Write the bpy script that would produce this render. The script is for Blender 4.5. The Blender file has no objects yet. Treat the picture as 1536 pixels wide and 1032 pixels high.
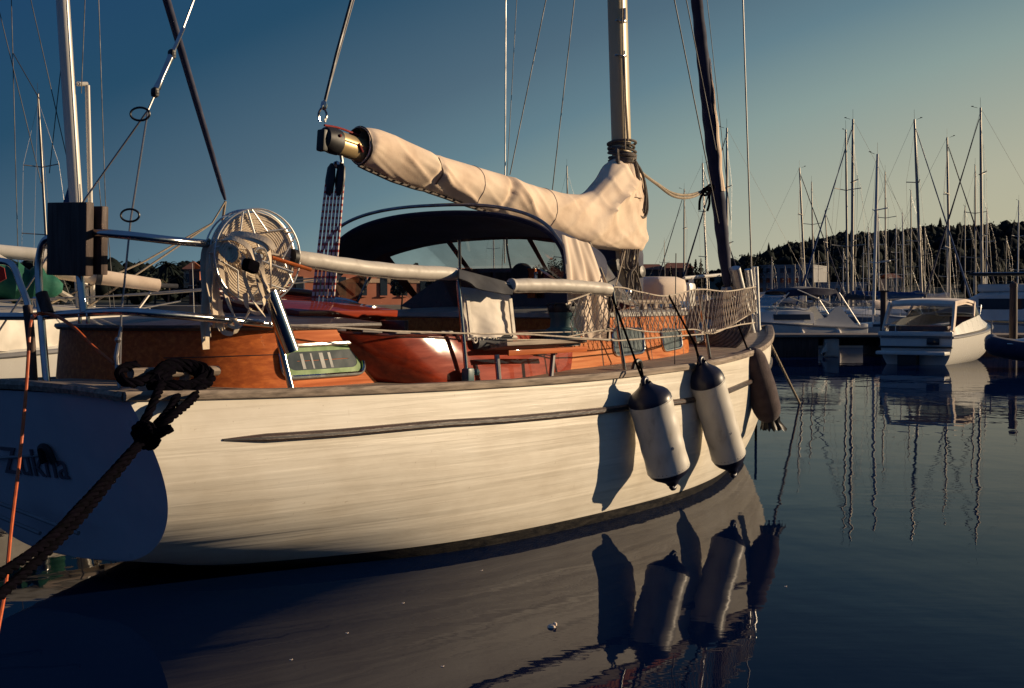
import bpy, bmesh, math, random
from mathutils import Vector, Matrix
random.seed(11)
R = math.radians
sin, cos, pi = math.sin, math.cos, math.pi
scene = bpy.context.scene
COL = scene.collection

# ------------------------------------------------------------------ camera
FPX, HC, YH = 2133.0, 1.6, 452.0
PIT = math.atan((516 - YH) / FPX)
cp, sp = cos(PIT), sin(PIT)
cam_d = bpy.data.cameras.new('camera')
cam = bpy.data.objects.new('camera', cam_d)
COL.objects.link(cam)
cam.location = (0, 0, HC)
cam.rotation_euler = (pi / 2 - PIT, 0, 0)
cam_d.sensor_width = 36
cam_d.lens = FPX / 1536 * 36
cam_d.clip_start = 0.05
cam_d.clip_end = 6000
scene.camera = cam

def ray(px, py):
    a = (px - 768) / FPX; b = (516 - py) / FPX
    return (a, cp + b * sp, -sp + b * cp)
def at(px, py, d):
    r = ray(px, py); t = d / r[1]
    return (r[0] * t, d, HC + r[2] * t)
def at_z(px, py, z):
    r = ray(px, py); t = (z - HC) / r[2]
    return (r[0] * t, r[1] * t, z)
def proj(p):
    z = p[2] - HC; f = p[1] * cp - z * sp; u = p[1] * sp + z * cp
    return (768 + FPX * p[0] / f, 516 - FPX * u / f)
# yacht frame: u forward from the transom, v to starboard, z up from the water
TH = R(56.3)
YA = (cos(TH), sin(TH)); YS = (sin(TH), -cos(TH)); YC = (-2.65, 7.63)
def yw(p):
    return (YC[0] + YA[0] * p[0] + YS[0] * p[1], YC[1] + YA[1] * p[0] + YS[1] * p[1], p[2])
def wy(w):
    dx, dy = w[0] - YC[0], w[1] - YC[1]
    return (dx * YA[0] + dy * YA[1], dx * YS[0] + dy * YS[1], w[2])
def pv(px, py, v):
    r = ray(px, py)
    t = (v + YC[0] * YS[0] + YC[1] * YS[1]) / (r[0] * YS[0] + r[1] * YS[1])
    return wy((r[0] * t, r[1] * t, HC + r[2] * t))
def pu(px, py, u):
    r = ray(px, py)
    t = (u + YC[0] * YA[0] + YC[1] * YA[1]) / (r[0] * YA[0] + r[1] * YA[1])
    return wy((r[0] * t, r[1] * t, HC + r[2] * t))
def pz(px, py, z):
    return wy(at_z(px, py, z))
def pvf(px, py, fn):
    v = 1.2
    for _ in range(12):
        q = pv(px, py, v); v = .5 * v + .5 * fn(q[0])
    return pv(px, py, v)

# ------------------------------------------------------------------ maths
def lerp(a, b, t): return a + (b - a) * t
def vl(a, b, t): return tuple(a[i] + (b[i] - a[i]) * t for i in range(len(a)))
def interp(xs, ys, x):
    """monotone cubic"""
    n = len(xs)
    if x <= xs[0]: return ys[0]
    if x >= xs[-1]: return ys[-1]
    i = 0
    while x > xs[i + 1]: i += 1
    d = [(ys[k + 1] - ys[k]) / (xs[k + 1] - xs[k]) for k in range(n - 1)]
    def m(k):
        if k == 0: return d[0]
        if k == n - 1: return d[-1]
        if d[k - 1] * d[k] <= 0: return 0
        return 2 * d[k - 1] * d[k] / (d[k - 1] + d[k])
    h = xs[i + 1] - xs[i]; t = (x - xs[i]) / h
    return ((2*t**3-3*t*t+1)*ys[i] + (t**3-2*t*t+t)*h*m(i) + (-2*t**3+3*t*t)*ys[i+1] + (t**3-t*t)*h*m(i+1))
def smooth(pts, n=6, closed=False):
    """Catmull-Rom through the points"""
    P = [Vector(p) for p in pts]
    if closed: P = [P[-1]] + P + [P[0], P[1]]
    else: P = [P[0] * 2 - P[1]] + P + [P[-1] * 2 - P[-2]]
    out = []
    for i in range(1, len(P) - 2):
        a, b, c, d = P[i-1], P[i], P[i+1], P[i+2]
        for k in range(n):
            t = k / n
            out.append(.5 * ((2*b) + (c-a)*t + (2*a-5*b+4*c-d)*t*t + (3*b-a-3*c+d)*t**3))
    if not closed: out.append(P[-2])
    return [tuple(q) for q in out]
def resample(pts, n):
    P = [Vector(p) for p in pts]; L = [0]
    for a, b in zip(P, P[1:]): L.append(L[-1] + (b - a).length)
    out = []; j = 0
    for i in range(n):
        s = L[-1] * i / (n - 1)
        while j < len(P) - 2 and L[j + 1] < s: j += 1
        k = (s - L[j]) / max(1e-9, L[j + 1] - L[j])
        out.append(tuple(P[j].lerp(P[j + 1], min(1, k))))
    return out
def rnd(a, b): return random.uniform(a, b)
def hashn(x, y=0, z=0):
    v = sin(x * 12.9898 + y * 78.233 + z * 37.719) * 43758.5453
    return v - math.floor(v)
def vnoise(x, y):
    xi, yi = math.floor(x), math.floor(y); fx, fy = x - xi, y - yi
    fx = fx*fx*(3-2*fx); fy = fy*fy*(3-2*fy)
    return lerp(lerp(hashn(xi, yi), hashn(xi+1, yi), fx), lerp(hashn(xi, yi+1), hashn(xi+1, yi+1), fx), fy)
def fbm(x, y, o=3):
    s = 0; a = .5
    for i in range(o):
        s += a * vnoise(x, y); x *= 2.03; y *= 2.03; a *= .5
    return s

# ------------------------------------------------------------------ mesh builder
def frames(P, closed=False):
    n = len(P); T = []
    for i in range(n):
        if closed: t = P[(i + 1) % n] - P[i - 1]
        else: t = P[min(n - 1, i + 1)] - P[max(0, i - 1)]
        T.append(t.normalized() if t.length > 1e-9 else Vector((0, 0, 1)))
    up = Vector((0, 0, 1)) if abs(T[0].z) < .9 else Vector((1, 0, 0))
    N = (up - T[0] * up.dot(T[0])).normalized(); out = []
    for t in T:
        N = N - t * N.dot(t)
        N = N.normalized() if N.length > 1e-6 else t.orthogonal().normalized()
        out.append((t, N, t.cross(N)))
    return out
class MB:
    def __init__(s, xf=None):
        s.v = []; s.f = []; s.mi = []; s.cur = 0; s.xf = xf; s.flat = []
    def face(s, f): s.f.append(tuple(f)); s.mi.append(s.cur)
    def add(s, vs, fs):
        o = len(s.v); s.v += [tuple(p) for p in vs]
        for f in fs: s.face([i + o for i in f])
    def tube(s, pts, r, seg=8, closed=False, cap=True, sx=1.0, sy=1.0):
        P = [Vector(p) for p in pts]; n = len(P)
        rr = r if isinstance(r, (list, tuple)) else [r] * n
        o = len(s.v)
        for (t, N, B), p, q in zip(frames(P, closed), P, rr):
            for k in range(seg):
                a = 2 * pi * k / seg
                s.v.append(tuple(p + N * (cos(a) * q * sx) + B * (sin(a) * q * sy)))
        for i in range(n if closed else n - 1):
            j = (i + 1) % n
            for k in range(seg):
                l = (k + 1) % seg
                s.face((o+i*seg+k, o+i*seg+l, o+j*seg+l, o+j*seg+k))
        if cap and not closed:
            s.face([o + k for k in range(seg)][::-1]); s.face([o + (n-1)*seg + k for k in range(seg)])
    def bar(s, a, b, r, seg=8): s.tube([a, b], r, seg)
    def rope(s, pts, r, pitch=None, seg=6, strands=3):
        """laid rope: strands twisted round the path"""
        pitch = pitch or r * 7
        P = [Vector(p) for p in pts]
        L = sum((b - a).length for a, b in zip(P, P[1:]))
        n = max(8, min(900, int(L / pitch * 8)))
        P = [Vector(p) for p in resample(pts, n)]
        F = frames(P); d = 0
        tw = []
        for i in range(n):
            if i: d += (P[i] - P[i-1]).length
            tw.append(d / pitch * 2 * pi)
        for k in range(strands):
            ph = 2 * pi * k / strands
            s.tube([P[i] + F[i][1] * (cos(tw[i]+ph) * r * .5) + F[i][2] * (sin(tw[i]+ph) * r * .5) for i in range(n)], r * .56, seg)
    def box(s, c, d, rot=None, b=0.0):
        """bevelled box; rot a 3x3 Matrix"""
        hx, hy, hz = d[0]/2, d[1]/2, d[2]/2
        b = min(b, hx*.9, hy*.9, hz*.9)
        M = rot or Matrix.Identity(3); c = Vector(c)
        if b <= 0:
            vs = [(x, y, z) for z in (-hz, hz) for y in (-hy, hy) for x in (-hx, hx)]
            fs = [(0,2,3,1),(4,5,7,6),(0,1,5,4),(2,6,7,3),(0,4,6,2),(1,3,7,5)]
            s.add([c + M @ Vector(p) for p in vs], fs); return
        bm = bmesh.new(); bmesh.ops.create_cube(bm, size=1)
        bmesh.ops.scale(bm, vec=d, verts=bm.verts)
        bmesh.ops.bevel(bm, geom=bm.edges[:], offset=b, segments=2, affect='EDGES', profile=.6)
        bm.verts.index_update()
        s.add([c + M @ v.co for v in bm.verts], [[v.index for v in f.verts] for f in bm.faces]); bm.free()
    def grid(s, rows, close=False, wrap=False):
        """rows: list of equal-length point lists"""
        o = len(s.v); n = len(rows[0]); m = len(rows)
        for r_ in rows: s.v += [tuple(p) for p in r_]
        for i in range(m if wrap else m - 1):
            j = (i + 1) % m
            for k in range(n if close else n - 1):
                l = (k + 1) % n
                s.face((o+i*n+k, o+i*n+l, o+j*n+l, o+j*n+k))
    def cap(s, row):
        o = len(s.v); s.v += [tuple(p) for p in row]; s.face(range(o, o + len(row)))
    def sheet(s, fn, nu, nv, th):
        """cloth or plate with thickness; fn(a,b) -> (point, normal)"""
        A = []; B = []
        for i in range(nu + 1):
            ra = []; rb = []
            for j in range(nv + 1):
                p, n = fn(i / nu, j / nv); p = Vector(p); n = Vector(n).normalized() * th / 2
                ra.append(p + n); rb.append(p - n)
            A.append(ra); B.append(rb)
        s.grid(A); s.grid([r_[::-1] for r_ in B])
        e = lambda L: [L[0][j] for j in range(nv+1)] + [L[i][nv] for i in range(1, nu+1)] + [L[nu][j] for j in range(nv-1, -1, -1)] + [L[i][0] for i in range(nu-1, 0, -1)]
        s.grid([e(A), e(B)], close=True)
    def lathe(s, prof, base, axis, seg=24, ref=None):
        """prof: (distance along axis, radius)"""
        ax = Vector(axis).normalized(); N = Vector(ref).normalized() if ref else ax.orthogonal().normalized()
        B = ax.cross(N); b = Vector(base)
        s.grid([[b + ax * h + N * (cos(2*pi*k/seg) * r) + B * (sin(2*pi*k/seg) * r) for k in range(seg)] for h, r in prof], close=True)
    def prism(s, poly, off):
        """closed polygon extruded by vector off"""
        o = Vector(off); a = [Vector(p) for p in poly]; b = [p + o for p in a]
        s.cap(a[::-1]); s.cap(b); s.grid([a, b], close=True)
    def ball(s, c, r, seg=12, sc=(1,1,1)):
        c = Vector(c)
        rows = []
        for i in range(seg // 2 + 1):
            t = pi * i / (seg // 2)
            rows.append([c + Vector((max(1e-4, sin(t)) * cos(2*pi*k/seg) * r * sc[0], max(1e-4, sin(t)) * sin(2*pi*k/seg) * r * sc[1], cos(t) * r * sc[2])) for k in range(seg)])
        s.grid(rows, close=True)
    def mesh(s, name, mats, ang=38, fix=True):
        me = bpy.data.meshes.new(name)
        vs = [s.xf(p) for p in s.v] if s.xf else s.v
        me.from_pydata([tuple(p) for p in vs], [], s.f)
        mats = mats if isinstance(mats, (list, tuple)) else [mats]
        for m in mats: me.materials.append(m)
        if len(mats) > 1: me.polygons.foreach_set('material_index', s.mi)
        if fix:
            bm = bmesh.new(); bm.from_mesh(me)
            bmesh.ops.remove_doubles(bm, verts=bm.verts, dist=1e-5)
            bmesh.ops.recalc_face_normals(bm, faces=bm.faces); bm.to_mesh(me); bm.free()
        me.polygons.foreach_set('use_smooth', [True] * len(me.polygons))
        if ang: me.set_sharp_from_angle(angle=R(ang))
        me.update()
        return me
    def build(s, name, mats, parent=None, ang=38, fix=True, label=None):
        o = bpy.data.objects.new(name, s.mesh(name, mats, ang, fix))
        COL.objects.link(o)
        if parent is not None: o.parent = parent
        if label: o['label'] = label
        return o
def tag(o, label, cat, group=None, kind=None):
    if label: o['label'] = label
    if cat: o['category'] = cat
    if group: o['group'] = group
    if kind: o['kind'] = kind
    return o
def empty(name, loc, rz=0, label=None, cat=None, group=None):
    o = bpy.data.objects.new(name, None); COL.objects.link(o)
    o.location = loc; o.rotation_euler = (0, 0, rz); o.empty_display_size = .2
    tag(o, label, cat, group); return o
def local(loc, rz=0):
    """world point -> local point of an empty at loc turned by rz"""
    c, s_ = cos(-rz), sin(-rz)
    def f(p):
        x, y = p[0] - loc[0], p[1] - loc[1]
        return (x * c - y * s_, x * s_ + y * c, p[2] - loc[2])
    return f
def ylocal(loc):
    f = local(loc)
    return lambda p: f(yw(p))
def copy_tree(o, parent=None):
    c = o.copy(); COL.objects.link(c); c.parent = parent
    for ch in list(o.children): copy_tree(ch, c)
    return c
def text_mesh(body, shear=0, extrude=.002, size=1.0):
    cu = bpy.data.curves.new('lettering', 'FONT'); cu.body = body; cu.shear = shear; cu.extrude = extrude
    cu.size = size; cu.resolution_u = 4
    o = bpy.data.objects.new('lettering', cu); COL.objects.link(o)
    dg = bpy.context.evaluated_depsgraph_get(); dg.update()
    me = bpy.data.meshes.new_from_object(o.evaluated_get(dg))
    vs = [tuple(v.co) for v in me.vertices]; fs = [tuple(p.vertices) for p in me.polygons]
    bpy.data.objects.remove(o); bpy.data.curves.remove(cu); bpy.data.meshes.remove(me)
    return vs, fs
# ------------------------------------------------------------------ materials (all procedural)
def nt(m):
    m.use_nodes = True; t = m.node_tree; t.nodes.clear(); return t
def N(t, kind, **kw):
    n = t.nodes.new(kind)
    for k, v in kw.items(): setattr(n, k, v)
    return n
def ramp(t, stops):
    n = N(t, 'ShaderNodeValToRGB'); cr = n.color_ramp
    while len(cr.elements) < len(stops): cr.elements.new(.5)
    for e, (p, c) in zip(cr.elements, stops): e.position = p; e.color = (*c, 1) if len(c) == 3 else c
    return n
def coords(t, scale=(1,1,1), kind='Object', rot=(0,0,0)):
    tc = N(t, 'ShaderNodeTexCoord'); mp = N(t, 'ShaderNodeMapping')
    mp.inputs['Scale'].default_value = scale; mp.inputs['Rotation'].default_value = rot
    t.links.new(tc.outputs[kind], mp.inputs[0]); return mp
def noise(t, mp, scale, detail=4, rough=.55, dist=0):
    n = N(t, 'ShaderNodeTexNoise'); n.inputs['Scale'].default_value = scale
    n.inputs['Detail'].default_value = detail; n.inputs['Roughness'].default_value = rough
    n.inputs['Distortion'].default_value = dist
    t.links.new(mp.outputs[0], n.inputs['Vector']); return n
def mat(name, c1, c2=None, rough=.5, metal=0, scale=6, stretch=(1,1,1), bump=0, bscale=None, coat=0, coat_r=.05,
        detail=5, spec=.5, ior=1.45, lo=.35, hi=.65, rv=.1, sheen=0, c3=None, bdist=.01, dist=0, bstretch=None):
    m = bpy.data.materials.new(name); t = nt(m); L = t.links.new
    out = N(t, 'ShaderNodeOutputMaterial'); b = N(t, 'ShaderNodeBsdfPrincipled'); L(b.outputs[0], out.inputs[0])
    c2 = c2 or tuple(x * .75 for x in c1)
    mp = coords(t, stretch); n = noise(t, mp, scale, detail, dist=dist)
    st = [(lo, c2), (hi, c1)] if not c3 else [(lo, c3), ((lo+hi)/2, c2), (hi, c1)]
    rp = ramp(t, st); L(n.outputs[0], rp.inputs[0]); L(rp.outputs[0], b.inputs['Base Color'])
    b.inputs['Metallic'].default_value = metal; b.inputs['IOR'].default_value = ior
    b.inputs['Specular IOR Level'].default_value = spec
    b.inputs['Coat Weight'].default_value = coat; b.inputs['Coat Roughness'].default_value = coat_r
    b.inputs['Sheen Weight'].default_value = sheen
    mr = N(t, 'ShaderNodeMapRange'); L(n.outputs[0], mr.inputs[0])
    mr.inputs[1].default_value = .3; mr.inputs[2].default_value = .7
    mr.inputs[3].default_value = min(1, rough + rv); mr.inputs[4].default_value = max(.02, rough - rv)
    L(mr.outputs[0], b.inputs['Roughness'])
    if bump:
        n2 = noise(t, coords(t, bstretch or stretch), bscale or scale * 4, 3)
        bp = N(t, 'ShaderNodeBump'); bp.inputs['Strength'].default_value = bump; bp.inputs['Distance'].default_value = bdist
        L(n2.outputs[0], bp.inputs['Height']); L(bp.outputs[0], b.inputs['Normal'])
    return m
M = {}
def hull_paint():
    m = bpy.data.materials.new('cream hull paint'); t = nt(m); L = t.links.new
    out = N(t, 'ShaderNodeOutputMaterial'); b = N(t, 'ShaderNodeBsdfPrincipled'); L(b.outputs[0], out.inputs[0])
    # faint blotches, scuffs and drips
    mp = coords(t, (1, 1, 2.2)); n = noise(t, mp, 1.6, 6, .6)
    rp = ramp(t, [(.3, (.60, .54, .44)), (.55, (.72, .67, .57)), (.75, (.76, .72, .63))]); L(n.outputs[0], rp.inputs[0])
    n3 = noise(t, coords(t, (5, 5, 1)), 6, 3)
    r3 = ramp(t, [(.68, (0, 0, 0)), (.78, (1, 1, 1))]); L(n3.outputs[0], r3.inputs[0])
    n4 = noise(t, coords(t, (1, 1, 1)), 34, 2)
    r4 = ramp(t, [(.72, (0, 0, 0)), (.76, (1, 1, 1))]); L(n4.outputs[0], r4.inputs[0])
    mx = N(t, 'ShaderNodeMix', data_type='RGBA'); mx.inputs[7].default_value = (.42, .33, .22, 1)
    ml = N(t, 'ShaderNodeMath', operation='MULTIPLY'); ml.inputs[1].default_value = .18
    L(r3.outputs[0], ml.inputs[0]); L(ml.outputs[0], mx.inputs[0]); L(rp.outputs[0], mx.inputs[6])
    mx2 = N(t, 'ShaderNodeMix', data_type='RGBA'); mx2.inputs[7].default_value = (.34, .27, .2, 1)
    ml2 = N(t, 'ShaderNodeMath', operation='MULTIPLY'); ml2.inputs[1].default_value = .35
    L(r4.outputs[0], ml2.inputs[0]); L(ml2.outputs[0], mx2.inputs[0]); L(mx.outputs[2], mx2.inputs[6])
    L(mx2.outputs[2], b.inputs['Base Color'])
    b.inputs['Roughness'].default_value = .5; b.inputs['Specular IOR Level'].default_value = .3
    # long shallow ridges along the boat, added to imitate sunlight bands off the water
    n2 = noise(t, coords(t, (.11, .11, 3.6)), 1.5, 3, .5, .35); n5 = noise(t, coords(t, (.35, .35, 9)), 3.2, 3, .6, .8)
    ad = N(t, 'ShaderNodeMath', operation='MULTIPLY_ADD'); ad.inputs[1].default_value = .09; L(n5.outputs[0], ad.inputs[0]); L(n2.outputs[0], ad.inputs[2])
    bp = N(t, 'ShaderNodeBump'); bp.inputs['Strength'].default_value = 1; bp.inputs['Distance'].default_value = .030
    L(ad.outputs[0], bp.inputs['Height']); L(bp.outputs[0], b.inputs['Normal'])
    return m
def plank_mat(name, c1, c2, axis, width, seam=(.02, .015, .012), coat=0, rough=.65, seam_w=.06, grain=(1.2, 22, 22)):
    """wood boards with dark seams every `width` metres along an axis"""
    m = bpy.data.materials.new(name); t = nt(m); L = t.links.new
    out = N(t, 'ShaderNodeOutputMaterial'); b = N(t, 'ShaderNodeBsdfPrincipled'); L(b.outputs[0], out.inputs[0])
    n = noise(t, coords(t, grain), 1.6, 6, .6, .4)
    rp = ramp(t, [(.3, c2), (.7, c1)]); L(n.outputs[0], rp.inputs[0])
    tc = N(t, 'ShaderNodeTexCoord'); sx = N(t, 'ShaderNodeSeparateXYZ'); L(tc.outputs['Object'], sx.inputs[0])
    dv = N(t, 'ShaderNodeMath', operation='DIVIDE'); dv.inputs[1].default_value = width; L(sx.outputs[axis], dv.inputs[0])
    fr = N(t, 'ShaderNodeMath', operation='FRACT'); L(dv.outputs[0], fr.inputs[0])
    lt = N(t, 'ShaderNodeMath', operation='LESS_THAN'); lt.inputs[1].default_value = seam_w; L(fr.outputs[0], lt.inputs[0])
    fl = N(t, 'ShaderNodeMath', operation='FLOOR'); L(dv.outputs[0], fl.inputs[0])
    wn = N(t, 'ShaderNodeTexWhiteNoise', noise_dimensions='1D'); L(fl.outputs[0], wn.inputs['W'])
    hv = N(t, 'ShaderNodeHueSaturation'); mr = N(t, 'ShaderNodeMapRange'); L(wn.outputs[0], mr.inputs[0])
    mr.inputs[3].default_value = .8; mr.inputs[4].default_value = 1.15; L(mr.outputs[0], hv.inputs['Value']); L(rp.outputs[0], hv.inputs['Color'])
    mx = N(t, 'ShaderNodeMix', data_type='RGBA'); L(lt.outputs[0], mx.inputs[0]); L(hv.outputs[0], mx.inputs[6]); mx.inputs[7].default_value = (*seam, 1)
    L(mx.outputs[2], b.inputs['Base Color']); b.inputs['Roughness'].default_value = rough; b.inputs['Coat Weight'].default_value = coat; b.inputs['Coat Roughness'].default_value = .06
    bp = N(t, 'ShaderNodeBump'); bp.inputs['Strength'].default_value = .25; bp.inputs['Distance'].default_value = .003
    L(n.outputs[0], bp.inputs['Height']); L(bp.outputs[0], b.inputs['Normal'])
    return m
def clear_vinyl(name, tint=(.8, .84, .85), haze=.12, gloss=.08, dcol=(.35, .36, .36)):
    m = bpy.data.materials.new(name); t = nt(m); L = t.links.new
    out = N(t, 'ShaderNodeOutputMaterial'); tr = N(t, 'ShaderNodeBsdfTransparent'); tr.inputs[0].default_value = (*tint, 1)
    df = N(t, 'ShaderNodeBsdfDiffuse'); df.inputs[0].default_value = (*dcol, 1)
    gl = N(t, 'ShaderNodeBsdfGlossy'); gl.inputs['Roughness'].default_value = .06
    n = noise(t, coords(t), 7, 5); mr = N(t, 'ShaderNodeMapRange'); L(n.outputs[0], mr.inputs[0])
    mr.inputs[1].default_value = .3; mr.inputs[2].default_value = .75; mr.inputs[3].default_value = haze * .4; mr.inputs[4].default_value = haze * 1.6
    m1 = N(t, 'ShaderNodeMixShader'); L(mr.outputs[0], m1.inputs[0]); L(tr.outputs[0], m1.inputs[1]); L(df.outputs[0], m1.inputs[2])
    fr = N(t, 'ShaderNodeLayerWeight'); fr.inputs[0].default_value = .25
    ml = N(t, 'ShaderNodeMath', operation='MULTIPLY_ADD'); ml.inputs[1].default_value = .35; ml.inputs[2].default_value = gloss; L(fr.outputs['Fresnel'], ml.inputs[0])
    m2 = N(t, 'ShaderNodeMixShader'); L(ml.outputs[0], m2.inputs[0]); L(m1.outputs[0], m2.inputs[1]); L(gl.outputs[0], m2.inputs[2])
    L(m2.outputs[0], out.inputs[0]); return m
def water_mat():
    m = bpy.data.materials.new('harbour water'); t = nt(m); L = t.links.new
    out = N(t, 'ShaderNodeOutputMaterial'); b = N(t, 'ShaderNodeBsdfPrincipled'); L(b.outputs[0], out.inputs[0])
    b.inputs['Base Color'].default_value = (.0012, .0045, .018, 1)
    b.inputs['Roughness'].default_value = .012; b.inputs['IOR'].default_value = 1.10
    # slow long ripples, finer ones on top, and patches of ruffled water
    n1 = noise(t, coords(t, (1, 1, 1), rot=(0, 0, .5)), .8, 2, .4)
    n2 = noise(t, coords(t, (1, .55, 1), rot=(0, 0, -.3)), 3.2, 2, .45)
    n4 = noise(t, coords(t, (.35, 1, 1)), 9, 2, .5)
    n3 = noise(t, coords(t, (.4, 1, 1)), .12, 3, .5)
    r3 = ramp(t, [(.46, (0, 0, 0)), (.66, (1, 1, 1))]); L(n3.outputs[0], r3.inputs[0])
    a1 = N(t, 'ShaderNodeMath', operation='MULTIPLY'); a1.inputs[1].default_value = WAVE[0]; L(n1.outputs[0], a1.inputs[0])
    a2 = N(t, 'ShaderNodeMath', operation='MULTIPLY_ADD'); a2.inputs[1].default_value = WAVE[1]; L(n2.outputs[0], a2.inputs[0]); L(a1.outputs[0], a2.inputs[2])
    a4 = N(t, 'ShaderNodeMath', operation='MULTIPLY'); L(n4.outputs[0], a4.inputs[0]); L(r3.outputs[0], a4.inputs[1])
    a3 = N(t, 'ShaderNodeMath', operation='MULTIPLY_ADD'); a3.inputs[1].default_value = WAVE[2]; L(a4.outputs[0], a3.inputs[0]); L(a2.outputs[0], a3.inputs[2])
    bp = N(t, 'ShaderNodeBump'); bp.inputs['Strength'].default_value = 1; bp.inputs['Distance'].default_value = 1.0
    L(a3.outputs[0], bp.inputs['Height']); L(bp.outputs[0], b.inputs['Normal'])
    # cloudy water: part of the light goes into the turbid body instead of mirroring
    df = N(t, 'ShaderNodeBsdfDiffuse'); df.inputs[0].default_value = (.002, .012, .058, 1)
    mx = N(t, 'ShaderNodeMixShader'); mx.inputs[0].default_value = .30
    L(b.outputs[0], mx.inputs[1]); L(df.outputs[0], mx.inputs[2]); L(mx.outputs[0], out.inputs[0])
    return m
WAVE = (.0055, .0020, .0012)
M['hull'] = hull_paint()
M['transom'] = mat('transom paint', (.60, .58, .60), (.52, .50, .53), rough=.35, scale=3)
M['boot'] = mat('black boot top', (.012, .012, .014), (.03, .026, .022), rough=.45, scale=9, stretch=(1, 1, 4), bump=.3)
M['mahog'] = mat('varnished mahogany', (.60, .165, .034), (.44, .105, .022), rough=.6, spec=.12, scale=1.7, stretch=(.8, 24, 24), coat=.14, coat_r=.05, c3=(.33, .075, .016), lo=.3, hi=.7, dist=.4, bump=.05)
M['redmahog'] = mat('red mahogany varnish', (.36, .046, .013), (.27, .03, .009), rough=.6, spec=.08, scale=1.6, stretch=(.8, 18, 18), coat=.7, coat_r=.055, c3=(.17, .02, .008), lo=.3, hi=.72, dist=.5, bump=.05, bscale=9, bdist=.004)
M['darkmahog'] = mat('dark mahogany', (.10, .022, .012), (.06, .013, .008), rough=.35, scale=1.5, stretch=(1.2, 14, 14), coat=.5)
M['teak'] = mat('weathered teak', (.38, .30, .225), (.25, .195, .15), rough=.75, scale=1.6, stretch=(1.5, 25, 25), bump=.35, bdist=.003, c3=(.11, .085, .065), lo=.3, hi=.7)
M['teakdark'] = mat('dark teak strip', (.075, .042, .032), (.04, .024, .02), rough=.5, scale=1.5, stretch=(1.5, 25, 25), bump=.3, coat=.2)
M['deck'] = plank_mat('planked teak deck', (.36, .28, .21), (.24, .185, .14), 1, .05)
M['oldwood'] = mat('old dark timber', (.085, .048, .036), (.035, .02, .016), rough=.65, scale=2.5, stretch=(14, 14, 1.2), bump=.5, bdist=.004)
M['steel'] = mat('stainless steel', (.62, .6, .58), (.5, .49, .47), rough=.16, metal=1, scale=14, rv=.06)
M['steelpale'] = mat('brushed pale steel', (.7, .69, .66), (.58, .57, .55), rough=.35, metal=.75, scale=14, rv=.08)
M['steeldull'] = mat('dull steel', (.38, .36, .34), (.25, .23, .22), rough=.4, metal=.9, scale=14)
M['pad'] = mat('grimy white vinyl', (.60, .55, .47), (.50, .45, .38), rough=.55, scale=3, stretch=(4, 4, 4), c3=(.36, .31, .25), lo=.22, hi=.55)
M['canvas'] = mat('tan canvas', (.86, .69, .52), (.76, .59, .44), rough=.85, scale=3.4, detail=8, bump=.45, bscale=110, bdist=.002, c3=(.60, .45, .33), lo=.28, hi=.62)
M['cream'] = mat('cream canvas', (.80, .66, .53), (.70, .57, .45), rough=.85, scale=3, sheen=.2, bump=.2, bscale=80, bdist=.002)
M['bagcloth'] = mat('pale canvas', (.74, .68, .6), (.64, .58, .51), rough=.8, scale=4, sheen=.1, bump=.15, bscale=60, bdist=.002)
M['navy'] = mat('navy canvas', (.02, .024, .062), (.014, .017, .045), rough=.8, scale=5, sheen=.1, bump=.2, bscale=60, bdist=.002)
M['greycloth'] = mat('grey acrylic cloth', (.05, .052, .06), (.035, .036, .042), rough=.85, scale=5, bump=.2, bscale=60, bdist=.002)
M['black'] = mat('black rubber', (.012, .012, .014), (.02, .02, .022), rough=.5, scale=8)
M['navycap'] = mat('navy fender cap', (.012, .014, .035), (.018, .02, .04), rough=.38, scale=8)
M['fender'] = mat('dirty white fender vinyl', (.66, .62, .54), (.58, .54, .46), rough=.4, scale=4.2, stretch=(2.2, 2.2, .55), c3=(.30, .265, .21), lo=.26, hi=.5, rv=.08, detail=8, bump=.15, bscale=40, bdist=.002)
M['brown'] = mat('brown fleece cover', (.075, .048, .048), (.05, .032, .034), rough=.95, scale=12, sheen=.15, bump=.7, bscale=130, bdist=.004)
M['darkrope'] = mat('tarry rope', (.005, .004, .007), (.003, .003, .004), rough=.95, scale=30, spec=.02, ior=1.03)
M['tanrope'] = mat('tan rope', (.42, .34, .24), (.3, .24, .17), rough=.85, scale=30, bump=.4)
M['greyrope'] = mat('grey rope', (.16, .13, .11), (.1, .085, .07), rough=.85, scale=30, bump=.4)
M['netrope'] = mat('net cord', (.58, .5, .4), (.45, .38, .3), rough=.85, scale=30)
M['orange'] = mat('orange cord', (.62, .13, .03), (.45, .08, .02), rough=.5, scale=20)
M['tape'] = mat('cream webbing', (.74, .62, .46), (.62, .51, .38), rough=.8, scale=20, bump=.2)
M['mastpaint'] = mat('cream mast paint', (.62, .5, .3), (.52, .42, .25), rough=.35, scale=4, stretch=(2, 2, .4))
M['boomgold'] = mat('gold anodised boom', (.66, .5, .26), (.55, .4, .2), rough=.35, metal=.55, scale=4)
M['white'] = mat('white gelcoat', (.72, .70, .64), (.62, .6, .55), rough=.3, scale=2, spec=.5)
M['whitemast'] = mat('white mast', (.72, .68, .6), (.62, .58, .5), rough=.35, scale=3, stretch=(2, 2, .3))
M['alu'] = mat('bare aluminium mast', (.34, .31, .27), (.25, .23, .2), rough=.4, metal=.6, scale=3, stretch=(2, 2, .3))
M['greytrim'] = mat('grey trim', (.25, .25, .26), (.2, .2, .21), rough=.4)
M['glass'] = mat('dark window glass', (.012, .015, .022), (.02, .024, .03), rough=.06, scale=3, rv=.02, spec=.6)
M['green'] = mat('green masking tape', (.12, .24, .045), (.085, .18, .035), rough=.55, scale=9)
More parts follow.
